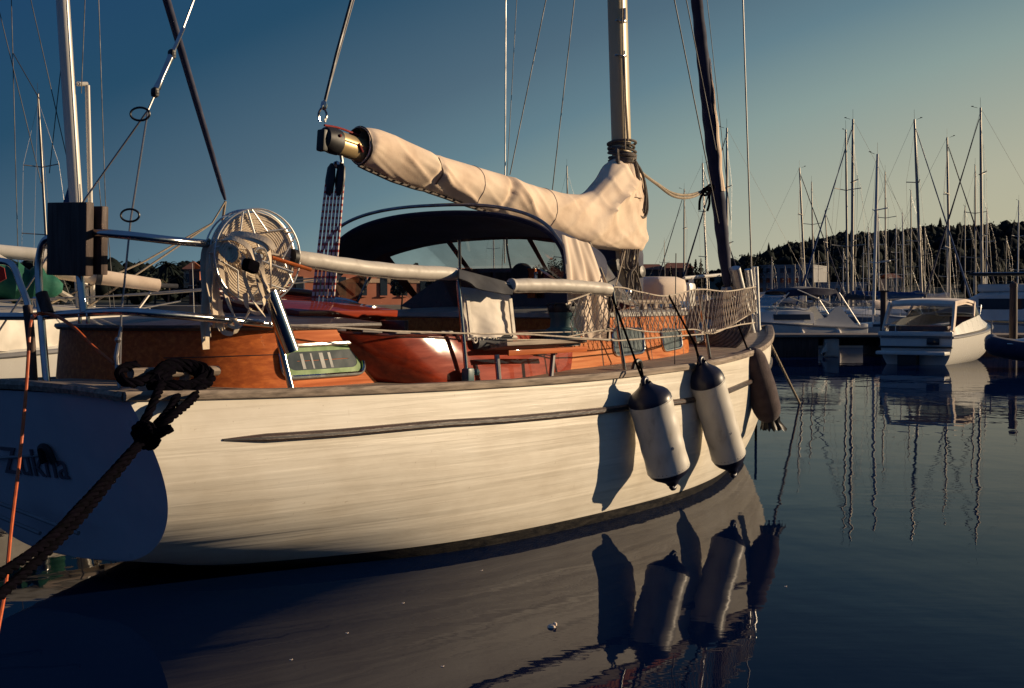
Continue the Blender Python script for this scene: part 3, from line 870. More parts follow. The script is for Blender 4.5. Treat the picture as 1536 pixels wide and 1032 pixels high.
# ---------------------------------------------------------------- mast, boom, sail cover, rigging
def mastp(z): return interp([0, 1.74, 3.14, 4.34, 13.5], [6.80, 6.68, 6.58, 6.505, 5.95], z)
m = ymb(); rows = []
for k in range(40):
    z = lerp(1.5, 13.3, k / 39); r = .088 * (1 if z < 9 else lerp(1, .6, (z - 9) / 4.3))
    rows.append([(mastp(z) + r * 1.15 * cos(2*pi*j/28), r * sin(2*pi*j/28) * (1 + .08 * cos(4*pi*j/28)), z) for j in range(28)])
m.grid(rows, close=True); m.cap(rows[-1])
mast = m.build('main_mast', M['mastpaint'], yacht, ang=60)
m = ymb(); m.box((mastp(3)-.112, 0, 3.9), (.03, .035, 4.6), Matrix.Rotation(-.055, 3, 'Y'), .004)
m.build('mast_track', M['greytrim'], mast)
for px, y0, y1 in ((937, 12, 32), (936, 76, 84)):
    m = ymb(); a, b = pv(px, y0, .09), pv(px, y1, .09); m.tube([a, b], .012, 8); m.box(b, (.05, .03, .02), None, .004)
    m.bar(b, (b[0] - .09, b[1] - .04, b[2]), .008)
    m.build('mast_cleat', M['steel'], mast)
m = ymb(); m.tube([pv(936, 84, .11), pv(938, 150, .11), pv(942, 212, .12)], .011, 8); m.tube([pv(930, -300, .08), pv(934, 84, .10), pv(938, 225, .12)], .006, 6)
m.build('halyard', M['tanrope'], mast)
for z, w in ((6.4, 1.0), (9.6, .8)):
    m = ymb(); m.tube([(mastp(z) - .05, -w, z + .05), (mastp(z), 0, z), (mastp(z) - .05, w, z + .05)], .025, 8); m.build('spreader', M['mastpaint'], mast)
# boom
e0 = pv(478, 200, 0); e1 = (6.5, 0, 2.18)
bdir = (Vector(e1) - Vector((2.5, 0, 2.705))).normalized()
B0 = Vector((2.50, 0, 2.705))
m = ymb()
m.tube([B0 + bdir * t for t in (.08, .12, 1.5, 3.0, 4.1)], .083, 24, sy=.78)
m.bar(B0 + bdir * .10 + Vector((0, .066, .012)), B0 + bdir * .5 + Vector((0, .066, .012)), .006)
boom = m.build('boom', M['boomgold'], yacht)
m = ymb()
m.tube([B0 - bdir * .035, B0 - bdir * .02, B0 + bdir * .02, B0 + bdir * .06, B0 + bdir * .115], [.055, .078, .088, .092, .090], 20, sy=.8)
m.box(B0 - bdir * .04 + Vector((0, 0, -.02)), (.05, .07, .15), Matrix.Rotation(.1, 3, 'Y'), .015)
m.build('boom_end_cap', M['black'], boom)
m = ymb(); m.ball(B0 + bdir * .06 + Vector((.0, .073, .03)), .012, 8)
m.bar(B0 + bdir * .26 + Vector((0, .072, .02)), B0 + bdir * .30 + Vector((0, .072, -.03)), .008)
m.tube(smooth([B0 + Vector((-.02, 0, .09)), B0 + bdir * .15 + Vector((0, 0, .105)), B0 + bdir * .35 + Vector((0, 0, .10))], 4), .008, 6)
m.build('boom_fitting', M['redcloth'], boom)
# sail cover: slices by pixel column on the centreline
sl = [(538, 190, 246), (560, 193, 256), (580, 200, 265), (610, 214, 276), (640, 229, 285), (670, 238, 295), (700, 247, 306), (730, 256, 315), (760, 265, 326), (790, 276, 338), (820, 284, 348), (850, 291, 360), (868, 292, 366), (882, 288, 370), (893, 277, 371.5), (903, 264, 373), (912, 249, 374), (920, 240, 375), (930, 236, 376), (940, 237, 377)]
sx_ = [a[0] for a in sl]
def cov(a, th):
    """a 0..1 along; th angle round the section"""
    px = lerp(538, 956, a)
    yt = interp(sx_, [s_[1] for s_ in sl], px); yb = interp(sx_, [s_[2] for s_ in sl], px)
    if px > 940: yt = lerp(237, 252, ((px - 940) / 16) ** 2)
    p, q = pv(px, yt, 0), pv(px, yb, 0)
    zc, hz = (p[2] + q[2]) / 2, (p[2] - q[2]) / 2; u = (p[0] + q[0]) / 2
    tall = max(0, (hz - .17) / .2)
    wv = lerp(.135, .15, a)
    c_, s_ = cos(th), sin(th)
    # pear-shaped section: fuller on top, pinched where it laces below
    vv = s_ * wv * (1 - .35 * max(0, -c_) ** 1.5 * (1 - min(1, tall)))
    # folds: diagonal pulls between the ties, and creases raking up towards the mast
    zz = zc + c_ * hz; x = a * 14; nearm = min(1, max(0, (a - .58) / .2))
    n = .026 * (fbm(x * .8 + c_ * 1.7 + s_ * .6, c_ * 1.5 + 3 + x * .15) - .45)
    p1, q1 = .9 * u + 1.4 * zz + .25 * s_, 1.4 * u - .9 * zz
    p2, q2 = .9 * u - 1.5 * zz + .2 * s_, 1.4 * u + .9 * zz
    def crease(p, q, k, sd_): return (1 - abs(sin(k * p + 1.5 * fbm(p * 1.3 + sd_, q * .8)))) ** 3.2 * max(0, fbm(p * 2 + sd_, q * .9 + 5) - .18) * 1.5
    n += (.064 * crease(p1, q1, 4.3, 3) + .030 * crease(p1, q1, 9.5, 11)) * (1 - nearm)
    n += (.072 * crease(p2, q2, 4.0, 7) + .036 * crease(p2, q2, 8.6, 17) + .02 * crease(p1, q1, 7.5, 23)) * nearm
    for t0 in (.0, .245, .50):       # tie straps pinch the cloth
        n -= .035 * math.exp(-((a - t0 - .012 * c_) / .011) ** 2)
    r = 1 + n / max(.12, .14)
    front = min(1, max(0, (1 - a) / .06)) ** .5; ex = lerp(1, .45, nearm)
    if c_ < 0: vv = (1 if s_ >= 0 else -1) * abs(s_) ** ex * wv * (1 - .35 * max(0, -c_) ** 1.5 * (1 - min(1, tall)))
    cz = -abs(c_) ** ex if c_ < 0 else c_
    return (u, vv * r * lerp(.62, 1, front), zc + cz * hz * (1 + n * .8 * (1 if c_ > 0 else 1 - nearm)))
m = ymb(); NA, NB = 240, 64
rows = [[cov(i / NA, 2 * pi * j / NB) for j in range(NB)] for i in range(NA + 1)]
m.grid(rows, close=True)
m.cap([vl(rows[-1][j], rows[-1][(j + 32) % 64], 0) for j in range(NB)])
inner = [[(p[0] + .02 * k, p[1] * (1 - .05 - .02 * k), rows[0][0][2] + (p[2] - rows[0][0][2]) * .97 - .004) for p in rows[0]] for k in (0, 2, 9)]
m.grid([rows[0]] + inner, close=True)
cover = m.build('sail_cover', M['canvas'], yacht, ang=70)
m = ymb(); m.tube(rows[1], .009, 6, closed=True); m.build('cover_hem', M['black'], cover)
m = ymb(); m.grid([[(p[0], p[1] * .8, p[2]) for p in rows[k]] for k in (0, 1, 14)], close=True); m.build('cover_lining', M['black'], cover)
for t0 in (.245,):
    m = ymb(); i0 = int((t0 + .004) * NA); ring = [vl(rows[i0][j], rows[i0 + 1][j], .5) for j in range(8, 25)]
    m.tube([(p[0], p[1] * 1.0 + .004, p[2]) for p in ring], .007, 5); m.build('cover_strap', M['greyrope'], cover)
for t0 in (.40, .66):     # stitched seams
    i0 = int(t0 * NA); m = ymb(); m.tube([vl(rows[i0][j], rows[i0 + 1][j], .3) for j in range(NB)], .0045, 4, closed=True); m.build('cover_seam', M['seam'], cover)
m = ymb(); m.tube([rows[i][60] for i in range(2, NA - 20, 2)], .005, 4); m.build('cover_seam', M['seam'], cover)
m = ymb()   # lacing under the boom
for k in range(26):
    i = int(lerp(4, 165, k / 25)); p, q = rows[i][30], rows[i + 3][34]
    m.bar((p[0], p[1] + .01, p[2] - .012), (q[0], q[1] - .01, q[2] - .012), .006)
m.tube([(rows[i][32][0], rows[i][32][1], rows[i][32][2] - .012) for i in range(0, 175, 4)], .013, 6)
m.build('cover_lacing', M['greyrope'], cover)
# collar of cord round the mast above the cover
m = ymb()
for k in range(9):
    z = lerp(2.86, 3.04, k / 8) + rnd(-.01, .01); r = .118 + rnd(-.006, .012)
    m.tube([(mastp(z) + .01 + r * cos(2*pi*j/20), r * sin(2*pi*j/20), z + .02 * sin(2*pi*j/20 + k * .7)) for j in range(20)], .013, 6, closed=True)
m.tube([(mastp(2.95) - .12, .02, 2.99), (mastp(2.95) - .17, .05, 2.95), (mastp(2.95) - .16, .05, 2.85), (mastp(2.9) - .1, .06, 2.83)], .02, 6)
m.build('cover_cord', M['greyrope'], cover)
m = ymb()   # neck of the cover gathered round the mast
rows2 = []
for k in range(9):
    z = lerp(2.55, 2.90, k / 8); r = lerp(.165, .112, (k / 8) ** .6)
    rows2.append([(mastp(z) + .02 + r * cos(2*pi*j/36) * 1.1 * (1 + .05 * sin(j * 2.2)), r * sin(2*pi*j/36) * (1 + .07 * sin(j * 1.9 + k * .3)), z) for j in range(36)])
m.grid(rows2, close=True); m.build('cover_neck', M['canvas'], cover, ang=70)
# mainsheet tackle
m = ymb(); bt = Vector(pv(505, 247, 0)); bb = Vector(pv(486, 436, 0))
ax = (bb - bt).normalized()
for k in range(6):
    o = Vector((0, 0, 0)); w = (k - 2.5) * .021
    a = bt + ax * .14 + Vector((w * .55, w, 0)); b = bb + Vector((w * .7, w * 1.15, 0)) + ax * .10
    m.tube(smooth([a, vl(a, b, .5), b], 4), .0095, 6)
sheet = m.build('mainsheet', M['sheetrope'], yacht)
for p, q in ((bt, bt + ax * .22),):
    m = ymb()
    for w in (-.03, .03):
        c = (p + q) / 2 + Vector((w * .55, w, 0))
        m.tube([c - ax * .12, c - ax * .09, c, c + ax * .08, c + ax * .11], [.012, .034, .042, .034, .012], 10, sx=.55)
    m.build('block', M['black'], sheet)
m = ymb(); m.tube(smooth([B0 + bdir * .15 + Vector((0, 0, -.07)), B0 + bdir * .16 + Vector((0, 0, -.13)), bt], 3), .012, 6); m.ball(bt, .028, 8); m.build('shackle', M['steel'], sheet)
m = ymb()   # topping lift
a = pv(486, 182, 0)
m.tube([pv(486, 158, 0), pv(505, 80, 0), pv(527, 0, 0), pv(640, -420, 0)], .012, 6)
tl = m.build('topping_lift', M['darkwire'], yacht)
m = ymb(); m.tube([pv(489, 150, 0), pv(531, 0, 0), pv(655, -420, 0)], .005, 5); m.build('lift_line', M['wire'], tl)
m = ymb()
m.tube(smooth([pv(479, 182, 0), pv(478, 170, 0), pv(483, 160, .03), pv(487, 150, 0)], 4), .008, 6); m.tube(smooth([pv(487, 183, 0), pv(490, 172, 0), pv(486, 161, -.03), pv(487, 150, 0)], 4), .008, 6)
m.ball(pv(486, 158, .02), .024, 8, (1, 1, 1.5)); m.build('shackle', M['steel'], tl)
# standing rigging seen against the sky
for nm, (a, b), v, r, mt in (
    ('shroud', ((760, -300), (757, 395)), -.95, .0055, 'wire'), ('shroud', ((860, -200), (765, 262)), -.9, .005, 'darkwire'), ('shroud', ((786, -200), (752, 420)), -1.0, .003, 'darkwire'),
    ('shroud', ((880, -160), (828, 290)), -.8, .005, 'darkwire'), ('stay', ((984, -140), (1078, 335)), .1, .006, 'darkwire'), ('stay', ((984, -230), (1074, 225)), .15, .005, 'darkwire'), ('stay', ((1034, -250), (1096, 330)), -.1, .0035, 'darkwire'),
    ('stay', ((1108, -200), (1127, 400)), .2, .008, 'wire')):
    m = ymb(); p, q = pv(*a, v), pv(*b, v); q2 = q
    m.tube([p, q], r, 6); m.build(nm, M[mt], yacht)
# backstay with its bridle, turnbuckle and rings
m = ymb(); P0, P1 = pv(222, 165, 0), pv(265, 68, 0); top = (mastp(13.3), 0, 13.3)
m.tube([P1, top], .007, 6); m.tube([P0, P1], .006, 6)
m.tube([P0, pv(130, 295, -.30), (.15, -.66, 1.15)], .006, 6)
leg_b = (.12, .66, 1.15)
m.tube([P0, pu(196, 330, .45), pu(182, 470, .2), leg_b], .006, 6)
bs = m.build('backstay', M['wire'], yacht)
m = ymb(); a, b = Vector(pv(232, 140, 0)), Vector(pv(262, 72, 0))
m.tube([a, vl(a, b, .12), vl(a, b, .3), vl(a, b, .72), vl(a, b, .88), b], [.010, .022, .016, .019, .022, .012], 10)
m.tube([vl(a, b, 1.0), vl(a, b, 1.45)], .012, 8)
m.build('turnbuckle', M['steel'], bs)
for t in (.02, .86):
    m = ymb(); c = vl(a, b, t); m.ball(c, .026, 10, (1, 1, 1.3)); m.box(c, (.03, .045, .05), None, .008); m.build('clevis', M['black'], bs)
m = ymb(); a, b = pu(178, 520, .13), pu(172, 545, .13); m.tube([pu(182, 490, .16), pu(174, 535, .13), leg_b], [.009, .012, .012], 8); m.ball(pu(177, 510, .14), .018, 8); m.build('leg_turnbuckle', M['steeldull'], bs)
for c in (pu(210, 171, .25), pu(195, 323, .42)):
    m = ymb(); m.tube([(c[0] + .028 * cos(t * pi / 10), c[1] + .042 * cos(t * pi / 10), c[2] + .034 * sin(t * pi / 10)) for t in range(20)], .006, 6, closed=True); m.build('rigging_ring', M['black'], bs)
# forestay with the furled jib
m = ymb(); a, b = pv(1045, 0, 0), pv(1091, 425, 0); dd = Vector(a) - Vector(b)
def jp(t): return Vector(b) + dd * t
ts = [-.02, .0, .08, .2, .33, .36, .5, .8, 1, 1.8, 2.4]
rs = [.02, .042, .060, .068, .072, .064, .072, .064, .058, .048, .03]
pts = []; rad = []
for i in range(120):
    t = lerp(-.02, 2.4, i / 119); pts.append(jp(t)); rad.append(interp(ts, rs, t) * (1 + .05 * sin(i * 1.3)))
m.tube(pts, rad, 18)
jib = m.build('furled_jib', M['navy'], yacht, ang=60)
m = ymb(); rows = []
for i in range(40):
    t = lerp(.335, .80, i / 39); w = interp([.335, .36, .5, .8], [1.5, 1.5, 1.1, .12], t); r = interp(ts, rs, t) * (1.08 + .06 * sin(i * .7))
    row = []
    for j in range(13):
        an = 1.45 + w * (j / 12 - .5); row.append(jp(t) + Vector((cos(an) * r * 1.05, sin(an) * r * 1.05, 0)) * (1 + .04 * sin(j * 1.8 + i * .25)))
    rows.append(row)
m.grid(rows); m.build('jib_clew', M['canvas'], jib, ang=70, fix=False)
m = ymb(); m.tube([jp(2.4), (mastp(13.2), 0, 13.2)], .006, 6); m.tube([jp(-.02), (9.62, 0, 1.33)], .012, 6); m.build('forestay', M['wire'], jib)
m = ymb(); m.lathe([(0, .06), (.03, .075), (.09, .075), (.12, .06)], jp(-.05), dd.normalized(), 16); m.build('furling_drum', M['steeldull'], jib)

# ---------------------------------------------------------------- pushpit, stanchions, lifelines, net
rv = lambda u: bw(max(0, min(9.9, u))) - .09
m = ymb()
def q_(px, py, u): return pu(px, py, u)
low = [q_(-60, 474, .16), q_(0, 474.5, .15), q_(60, 474, .14), q_(130, 469, .13), q_(185, 467, .15), q_(230, 470, .24), q_(300, 476, .52), q_(380, 484, .92), q_(432, 489, 1.2)]
m.tube(smooth(low, 6), .0215, 12)
push = m.build('pushpit', M['steel'], yacht)
m = ymb()
up = [q_(140, 349, .12), q_(160, 350, .12), q_(200, 354, .17), q_(260, 361, .38), q_(325, 367, .74), q_(352, 371, .90)]
m.tube(smooth(up, 6), .022, 12)
m.build('top_rail', M['steel'], push)
m = ymb(); m.tube(smooth([q_(92, 356, .12), q_(76, 357, .12), q_(66, 363, .12), q_(60, 380, .12), q_(58, 410, .12), q_(62, 480, .12), q_(70, 574, .12)], 6), .021, 12)
m.tube(smooth([q_(-30, 391, .14), q_(5, 392, .14), q_(20, 400, .14), (lambda p: p)(q_(30, 425, .14)), q_(44, 470, .14), q_(52, 575, .14)], 6), .019, 12)
m.build('gate_post', M['steel'], push)
m = ymb()   # cast elbows on the posts
m.tube([q_(41, 458, .13), q_(47, 520, .13), q_(50, 572, .13)], [.026, .024, .02], 10); m.tube([q_(62, 440, .125), q_(72, 470, .125)], .034, 10)
m.build('rail_fitting', M['oldwood'], push)
m = ymb(); m.tube([q_(119, 410, .12), q_(126, 468, .12)], .021, 12); m.box(q_(120, 477, .12), (.02, .012, .06), None, .003); m.box(q_(132, 477, .12), (.02, .012, .06), None, .003)
m.build('bracket_tube', M['steel'], push)
m = ymb(); c = q_(113, 359, .12)
m.box((c[0] - .035, c[1], c[2]), (.05, .315, .385), Matrix.Rotation(-.03, 3, 'X'), .006)
m.box((c[0] + .045, c[1] + .03, c[2] - .005), (.045, .30, .36), Matrix.Rotation(-.03, 3, 'X'), .006)
m.build('outboard_pad', M['oldwood'], push)
p, q = pv(401, 436, .88), pv(438, 588, .98)
m = ymb(); m.tube([p, q], .0185, 10); m.build('support_leg', M['steel'], push)
m = ymb(); a, b = Vector(pv(404, 437, .93)), Vector(pv(432, 513, .97)); ax = (b - a).normalized()
m.lathe([(0, .030), (-.004, .042), (.0, .046), (.36, .046), (.362, .03)], a, ax, 20); m.build('rod_holder', M['steel'], push)
m = ymb(); m.tube([pv(381, 402, 1.02), pv(400, 440, .97)], .013, 8); m.build('rod_stub', M['steel'], push)
m = ymb(); c = pv(376, 399, 1.04); m.box(c, (.09, .06, .07), Matrix.Rotation(.3, 3, 'Y'), .02); m.build('rail_clamp', M['darkrope'], push)
# stanchions
ST = []
for nm, (a, b), v in (('stanchion', ((701, 575), (686, 408)), 1.14), ('stanchion', ((938, 562), (918, 432)), 1.36), ('stanchion', ((1066, 545), (1048, 436)), 1.26)):
    m = ymb(); p, q = pv(*a, v), pv(*b, v - .03); m.tube([p, q], .0145, 10); ST.append((p, q))
    m.lathe([(0, .03), (.05, .026), (.055, .016)], (p[0], p[1], p[2] - .03), (0, 0, 1), 14)
    m.ball((q[0], q[1], q[2] + .01), .018, 8)
    st = m.build(nm, M['steel'], yacht)
m = ymb(); p = ST[0][0]; m.box((p[0] - .02, p[1] + .02, p[2] + .05), (.07, .06, .10), None, .015); m.ball((p[0] + .06, p[1] + .03, p[2] + .07), .024, 8); m.build('stanchion_socket', M['green_water'], yacht)
# padded sleeves on the upper lifeline
for a, b, sag in (((441, 386), (682, 411), .02), ((769, 428), (914, 434), -.012)):
    p, q = Vector(pv(*a, .97 if a[0] < 500 else 1.18)), Vector(pv(*b, 1.12 if a[0] < 500 else 1.33))
    pts = [p.lerp(q, i / 20) - Vector((0, 0, sag * sin(pi * i / 20) + .0015 * sin(i * 1.7))) for i in range(21)]
    m = ymb(); m.tube(pts, [.040 if i in (0, 20) else .0455 for i in range(21)], 16)
    sl_ = m.build('padded_sleeve', M['pad'], yacht)
    m = ymb(); m.tube([x + Vector((0, .012, -.047)) for x in pts], .005, 5); m.build('sleeve_lacing', M['greyrope'], sl_)
    m = ymb(); m.tube([pts[0] - (pts[1] - pts[0]) * .35, pts[0] + (pts[1] - pts[0]) * .1], .047, 14); m.build('sleeve_end', M['black'] if a[0] < 500 else M['pad'], sl_)
m = ymb()   # lifelines
t1 = [pv(686, 409, 1.11), pv(770, 428, 1.18)]
m.tube(t1, .007, 6)
m.tube([pv(352, 371, .9), pv(442, 387, .97)], .006, 6)
lw = [pu(432, 489, 1.2), pv(500, 491, .99), pv(592, 497, 1.08), pv(696, 500, 1.14), pv(800, 502, 1.26), pv(928, 511, 1.36), pvf(1057, 501, rv), pvf(1110, 487, rv), pvf(1132, 484, rv)]
m.tube(lw, .006, 6)
m.tube([pv(770, 500, 1.2), pv(930, 496, 1.33)], .004, 6)
m.tube([lw[0], vl(lw[0], lw[1], .45)], .011, 8)
m.tube([pv(760, 510, 1.2), pv(930, 509, 1.33)], .005, 6)
lines = m.build('lifeline', M['netrope'], yacht)
NT_ = [pvf(*q, rv) for q in ((852, 452), (918, 431), (960, 438), (1000, 444), (1048, 434), (1090, 437), (1134, 430))]
NB_ = [pvf(*q, rv) for q in ((852, 505), (925, 492), (960, 496), (990, 498), (1040, 494), (1074, 499), (1134, 466))]
tt, bb_ = resample(smooth(NT_, 8), 160), resample(smooth(NB_, 8), 160)
m = ymb(); m.tube(tt[::2], .006, 6); m.tube(bb_[::2], .005, 6)
def netp(x, f):
    i = max(0, min(158.99, x)); k = int(i); t_, b2 = vl(tt[k], tt[k + 1], i - k), vl(bb_[k], bb_[k + 1], i - k)
    p = vl(t_, b2, f); return (p[0] + .003 * sin(x * 1.7 + f * 9), p[1] + .012 * sin(x * .2 + f * 3), p[2] + .003 * sin(x * 2.3 + f * 6))
for k in range(-10, 170, 3):
    for sg in (1, -1):
        pts = [netp(k + sg * 7 * f / 8, f / 8) for f in range(9) if 0 <= k + sg * 7 * f / 8 <= 159]
        if len(pts) > 1: m.tube(pts, .0040, 4)
m.build('lifeline_net', M['netrope'], yacht)
m = ymb()   # shade cloth flap over the bare lifeline between the sleeves
def flap(a, b):
    p, q = pv(lerp(688, 770, b), lerp(404, 426, b), 1.16), pv(lerp(688, 770, b), lerp(418, 442, b) + 6 * sin(pi * b), 1.24)
    x = vl(p, q, a); return (x[0], x[1] + .02 * sin(b * 12) * a, x[2]), (0, 1, .3)
m.sheet(flap, 8, 24, .012); m.build('line_cover', M['greycloth'], yacht, ang=60)
# gear on deck along the rail
m = ymb(); c = pv(957, 551, 1.28); m.tube(smooth([(c[0]-.09, c[1], c[2]-.04), (c[0]-.04, c[1], c[2]+.04), (c[0]+.03, c[1], c[2]+.04), (c[0]+.06, c[1], c[2]-.04)], 5), .018, 8); m.box((c[0], c[1], c[2]-.045), (.2, .05, .02), None, .005)
m.build('fairlead', M['black'], hull)
m = ymb(); c = pv(1080, 540, 1.2); m.tube([(c[0]-.1, c[1], c[2]), (c[0]+.14, c[1]-.02, c[2]+.01)], .022, 10); m.tube([(c[0], c[1], c[2]-.06), (c[0], c[1], c[2])], .02, 8); m.build('deck_cleat', M['pad'], hull)
m = ymb(); m.tube([pv(1012, 553, 1.35), pv(1014, 380, 1.3)], .004, 6); m.build('boat_hook_line', M['darkwire'], yacht)
m = ymb(); m.tube([pv(885, 365, .9), pv(912, 431, 1.3)], .010, 6); m.tube([pv(938, 376, .2), pv(924, 428, 1.34)], .005, 6); m.build('guy_line', M['tanrope'], yacht)
m = ymb(); m.tube(smooth([pv(915, 436, 1.33), pv(914, 470, 1.3), pv(911, 512, 1.25)], 4), .009, 6); m.build('sleeve_tail', M['black'], yacht)
# samson post bar at the quarter
m = ymb(); a, b = pv(196, 560, .72), pv(326, 556, .72); m.tube([a, b], .028, 12); m.bar(vl(a, b, .3), (vl(a, b, .3)[0], .70, 1.08), .03); m.bar(vl(a, b, .62), (vl(a, b, .62)[0], .70, 1.08), .03)
m.build('mooring_post', M['teak'], hull)
# bow: broad pulpit posts, roller
for a, b, w in (((1102, 402), (1130, 520), .062), ((1122, 404), (1131, 470), .040), ((1132, 400), (1137, 522), .040), ((1136, 480), (1144, 512), .022)):
    m = ymb(); v = .12 if a[0] < 1120 else (-.25 if a[0] == 1124 else .1)
    p, q = pv(*a, v), pv(*b, v); m.tube([p, q], w, 16, sx=.8); m.build('pulpit_post', M['steelpale'], yacht)
m = ymb(); m.tube(smooth([pv(1050, 500, .9), pv(1086, 492, .6), pv(1118, 484, .3)], 5), .016, 8); m.build('pulpit_rail', M['pad'], yacht)
# ropes hanging below the cover at the mast
m = ymb()
for k in range(9):
    x0 = 934 + k * 3.0; x1 = 946 + rnd(-6, 12); v = .15 + rnd(-.08, .12)
    m.tube(smooth([pv(x0, 374, v), pv(x0 + rnd(-4, 3), 398, v), pv(x1 + rnd(-3, 3), 412, v), pv(x1 + rnd(-4, 6), 440, v), pv(x1 + 4, 462, v)], 5), .010, 6)
for k in range(3): 
    c = pv(945 + k * 3, 420, .2); m.tube([(c[0] + .05 * sin(t * .6), c[1] + .03 * cos(t*.6), c[2] + .18 * cos(t * .6)) for t in range(11)], .010, 6)
m.build('halyard_tail', M['greyrope'], mast)
m = ymb()   # winch cluster and dark gear at the mast foot
for k, (px, py) in enumerate(((905, 400), (928, 395), (942, 410))):
    c = pv(px, py, -.1); m.lathe([(0, .05), (.05, .045), (.1, .06), (.16, .055), (.17, .001)], c, (0, 1, .1), 14)
m.build('mast_winch', M['black'], mast)
m = ymb(); c = pv(900, 410, -.3)
m.box((c[0]+.1, -.25, 1.86), (.5, .5, .52), None, .08); m.build('companion_cover', M['navy'], yacht)
# ------------------------------------------------------------------ things hung on or tied to the yacht
def ribbon(m, pts, w, width_dir, th=.003):
    P = [Vector(p) for p in pts]; F = frames(P); rows = []
    for i, p in enumerate(P):
        wd = width_dir(i / (len(P) - 1)) if callable(width_dir) else width_dir
        d = Vector(wd); t = F[i][0]; d = (d - t * d.dot(t)).normalized(); n = t.cross(d) * th
        a, b = p - d * w / 2, p + d * w / 2
        rows.append([a + n, b + n, b - n, a - n])
    m.grid(rows, close=True); m.cap(rows[0]); m.cap(rows[-1][::-1])
FB = 'fenders hung along the starboard side'
def fender(name, a, b, r, label, cloth=False, rope=()):
    """a, b: upper and lower ends (yacht frame)"""
    aw, bw_ = Vector(yw(a)), Vector(yw(b)); L = (bw_ - aw).length; ax = (bw_ - aw).normalized()
    loc = tuple(aw); root = empty(name, loc, 0, label, 'fender', FB); f = local(loc)
    mk = lambda: MB(f)
    pr = lambda ts: [(t * L, q * r) for t, q in ts]
    m = mk()
    if cloth:
        m.lathe([(t * L, q * r * (1 + .03 * sin(t * 25))) for t, q in ((.03, .001), (.03, .5), (.07, .8), (.13, .97), (.2, 1.03), (.5, 1.06), (.72, .98), (.80, .8), (.84, .62))], aw, ax, 36)
    else:
        m.lathe(pr([(.185 + .65 * k / 24, 1.0 + .012 * sin(k * .9)) for k in range(25)]), aw, ax, 40)
    m.build('body', M['brown'] if cloth else M['fender'], root, ang=60)
    if cloth:
        m = mk(); m.lathe(pr([(.0, .001), (0, .16), (.02, .2), (.05, .3), (.06, .001)]), aw, ax, 20); m.build('eye', M['black'], root)
        m = mk(); rows = []
        for t, q in ((.82, .66), (.87, .58), (.93, .72), (.985, .86)):
            rows.append([aw + ax * t * L + (Vector((cos(2*pi*k/36), sin(2*pi*k/36), 0)) * q * r * (1 + .12 * sin(k * 1.9))) + ax * (.02 * sin(k * 2.7) if t > .95 else 0) for k in range(36)])
        m.grid(rows, close=True); m.cap(rows[0]); m.build('skirt', M['black'], root, ang=60, fix=False)
    else:
        for sg in (0, 1):
            m = mk(); ts = [(.19, 1.01), (.165, 1.0), (.135, .93), (.11, .8), (.085, .6), (.06, .42), (.045, .33), (.02, .27)]
            ts = [((1 - t) if sg else t, q) for t, q in ts]
            m.lathe(pr(ts), aw, ax, 32)
            e = aw + ax * L * (.985 if sg else .015); sd = ax.cross(Vector((-YS[0], -YS[1], 0))).normalized()
            m.tube([e + ax * (.028 * cos(k * pi / 9)) + sd * (.03 * sin(k * pi / 9)) for k in range(18)], .0185, 8, closed=True)
            m.build('end_cap', M['navycap'], root, ang=60)
    if not cloth:
        for q in (.20, .825):
            m = mk(); cc = aw + ax * L * q; N1 = ax.orthogonal().normalized(); N2 = ax.cross(N1)
            m.tube([cc + (N1 * cos(k * pi / 16) + N2 * sin(k * pi / 16)) * r * 1.004 for k in range(32)], .0035, 5, closed=True); m.build('moulded_rib', M['fender'], root)
        m = mk(); cv = aw + ax * L * .62 + Vector((.35, -.93, 0)).normalized() * r * 1.0
        m.lathe([(-.004, .013), (.004, .013), (.005, .007), (.003, .006), (.002, .001)], cv, Vector((.35, -.93, 0)), 14); m.build('valve', M['greytrim'], root)
    m = mk()
    for pth in rope: m.tube([tuple(yw(q)) for q in pth], .0085, 6)
    m.build('lanyard', M['darkrope'], root)
    return root
a, b = pv(967, 571, 1.58), pv(1010, 729, 1.66)
e = pv(966, 574, 1.58)
fender('boat_fender', a, b, .158, 'fat dirty white fender with navy ends, shortest and stoutest of the three on the hull', rope=([e, pv(956, 549, 1.5), pv(918, 444, 1.34)], [e, pv(962, 553, 1.55), pv(956, 549, 1.5)]))
a, b = pv(1051, 539, 1.50), pv(1101, 711, 1.56)
fender('boat_fender', a, b, .14, 'long slim dirty white fender with navy ends, hanging between the fat fender and the bow', rope=([pv(1051, 543, 1.5), pv(1040, 512, 1.4), pv(1003, 443, rv(4.9))], [pv(1048, 541, 1.5), pv(1043, 515, 1.42)]))
a, b = pv(1122, 523, 1.18), pv(1161, 646, 1.25)
fender('boat_fender', a, b, .132, 'fender in a brown fleece cover with a black lower skirt, nearest the bow', cloth=True, rope=([pv(1122, 526, 1.18), pv(1112, 500, 1.05), pv(1090, 440, .95)],))

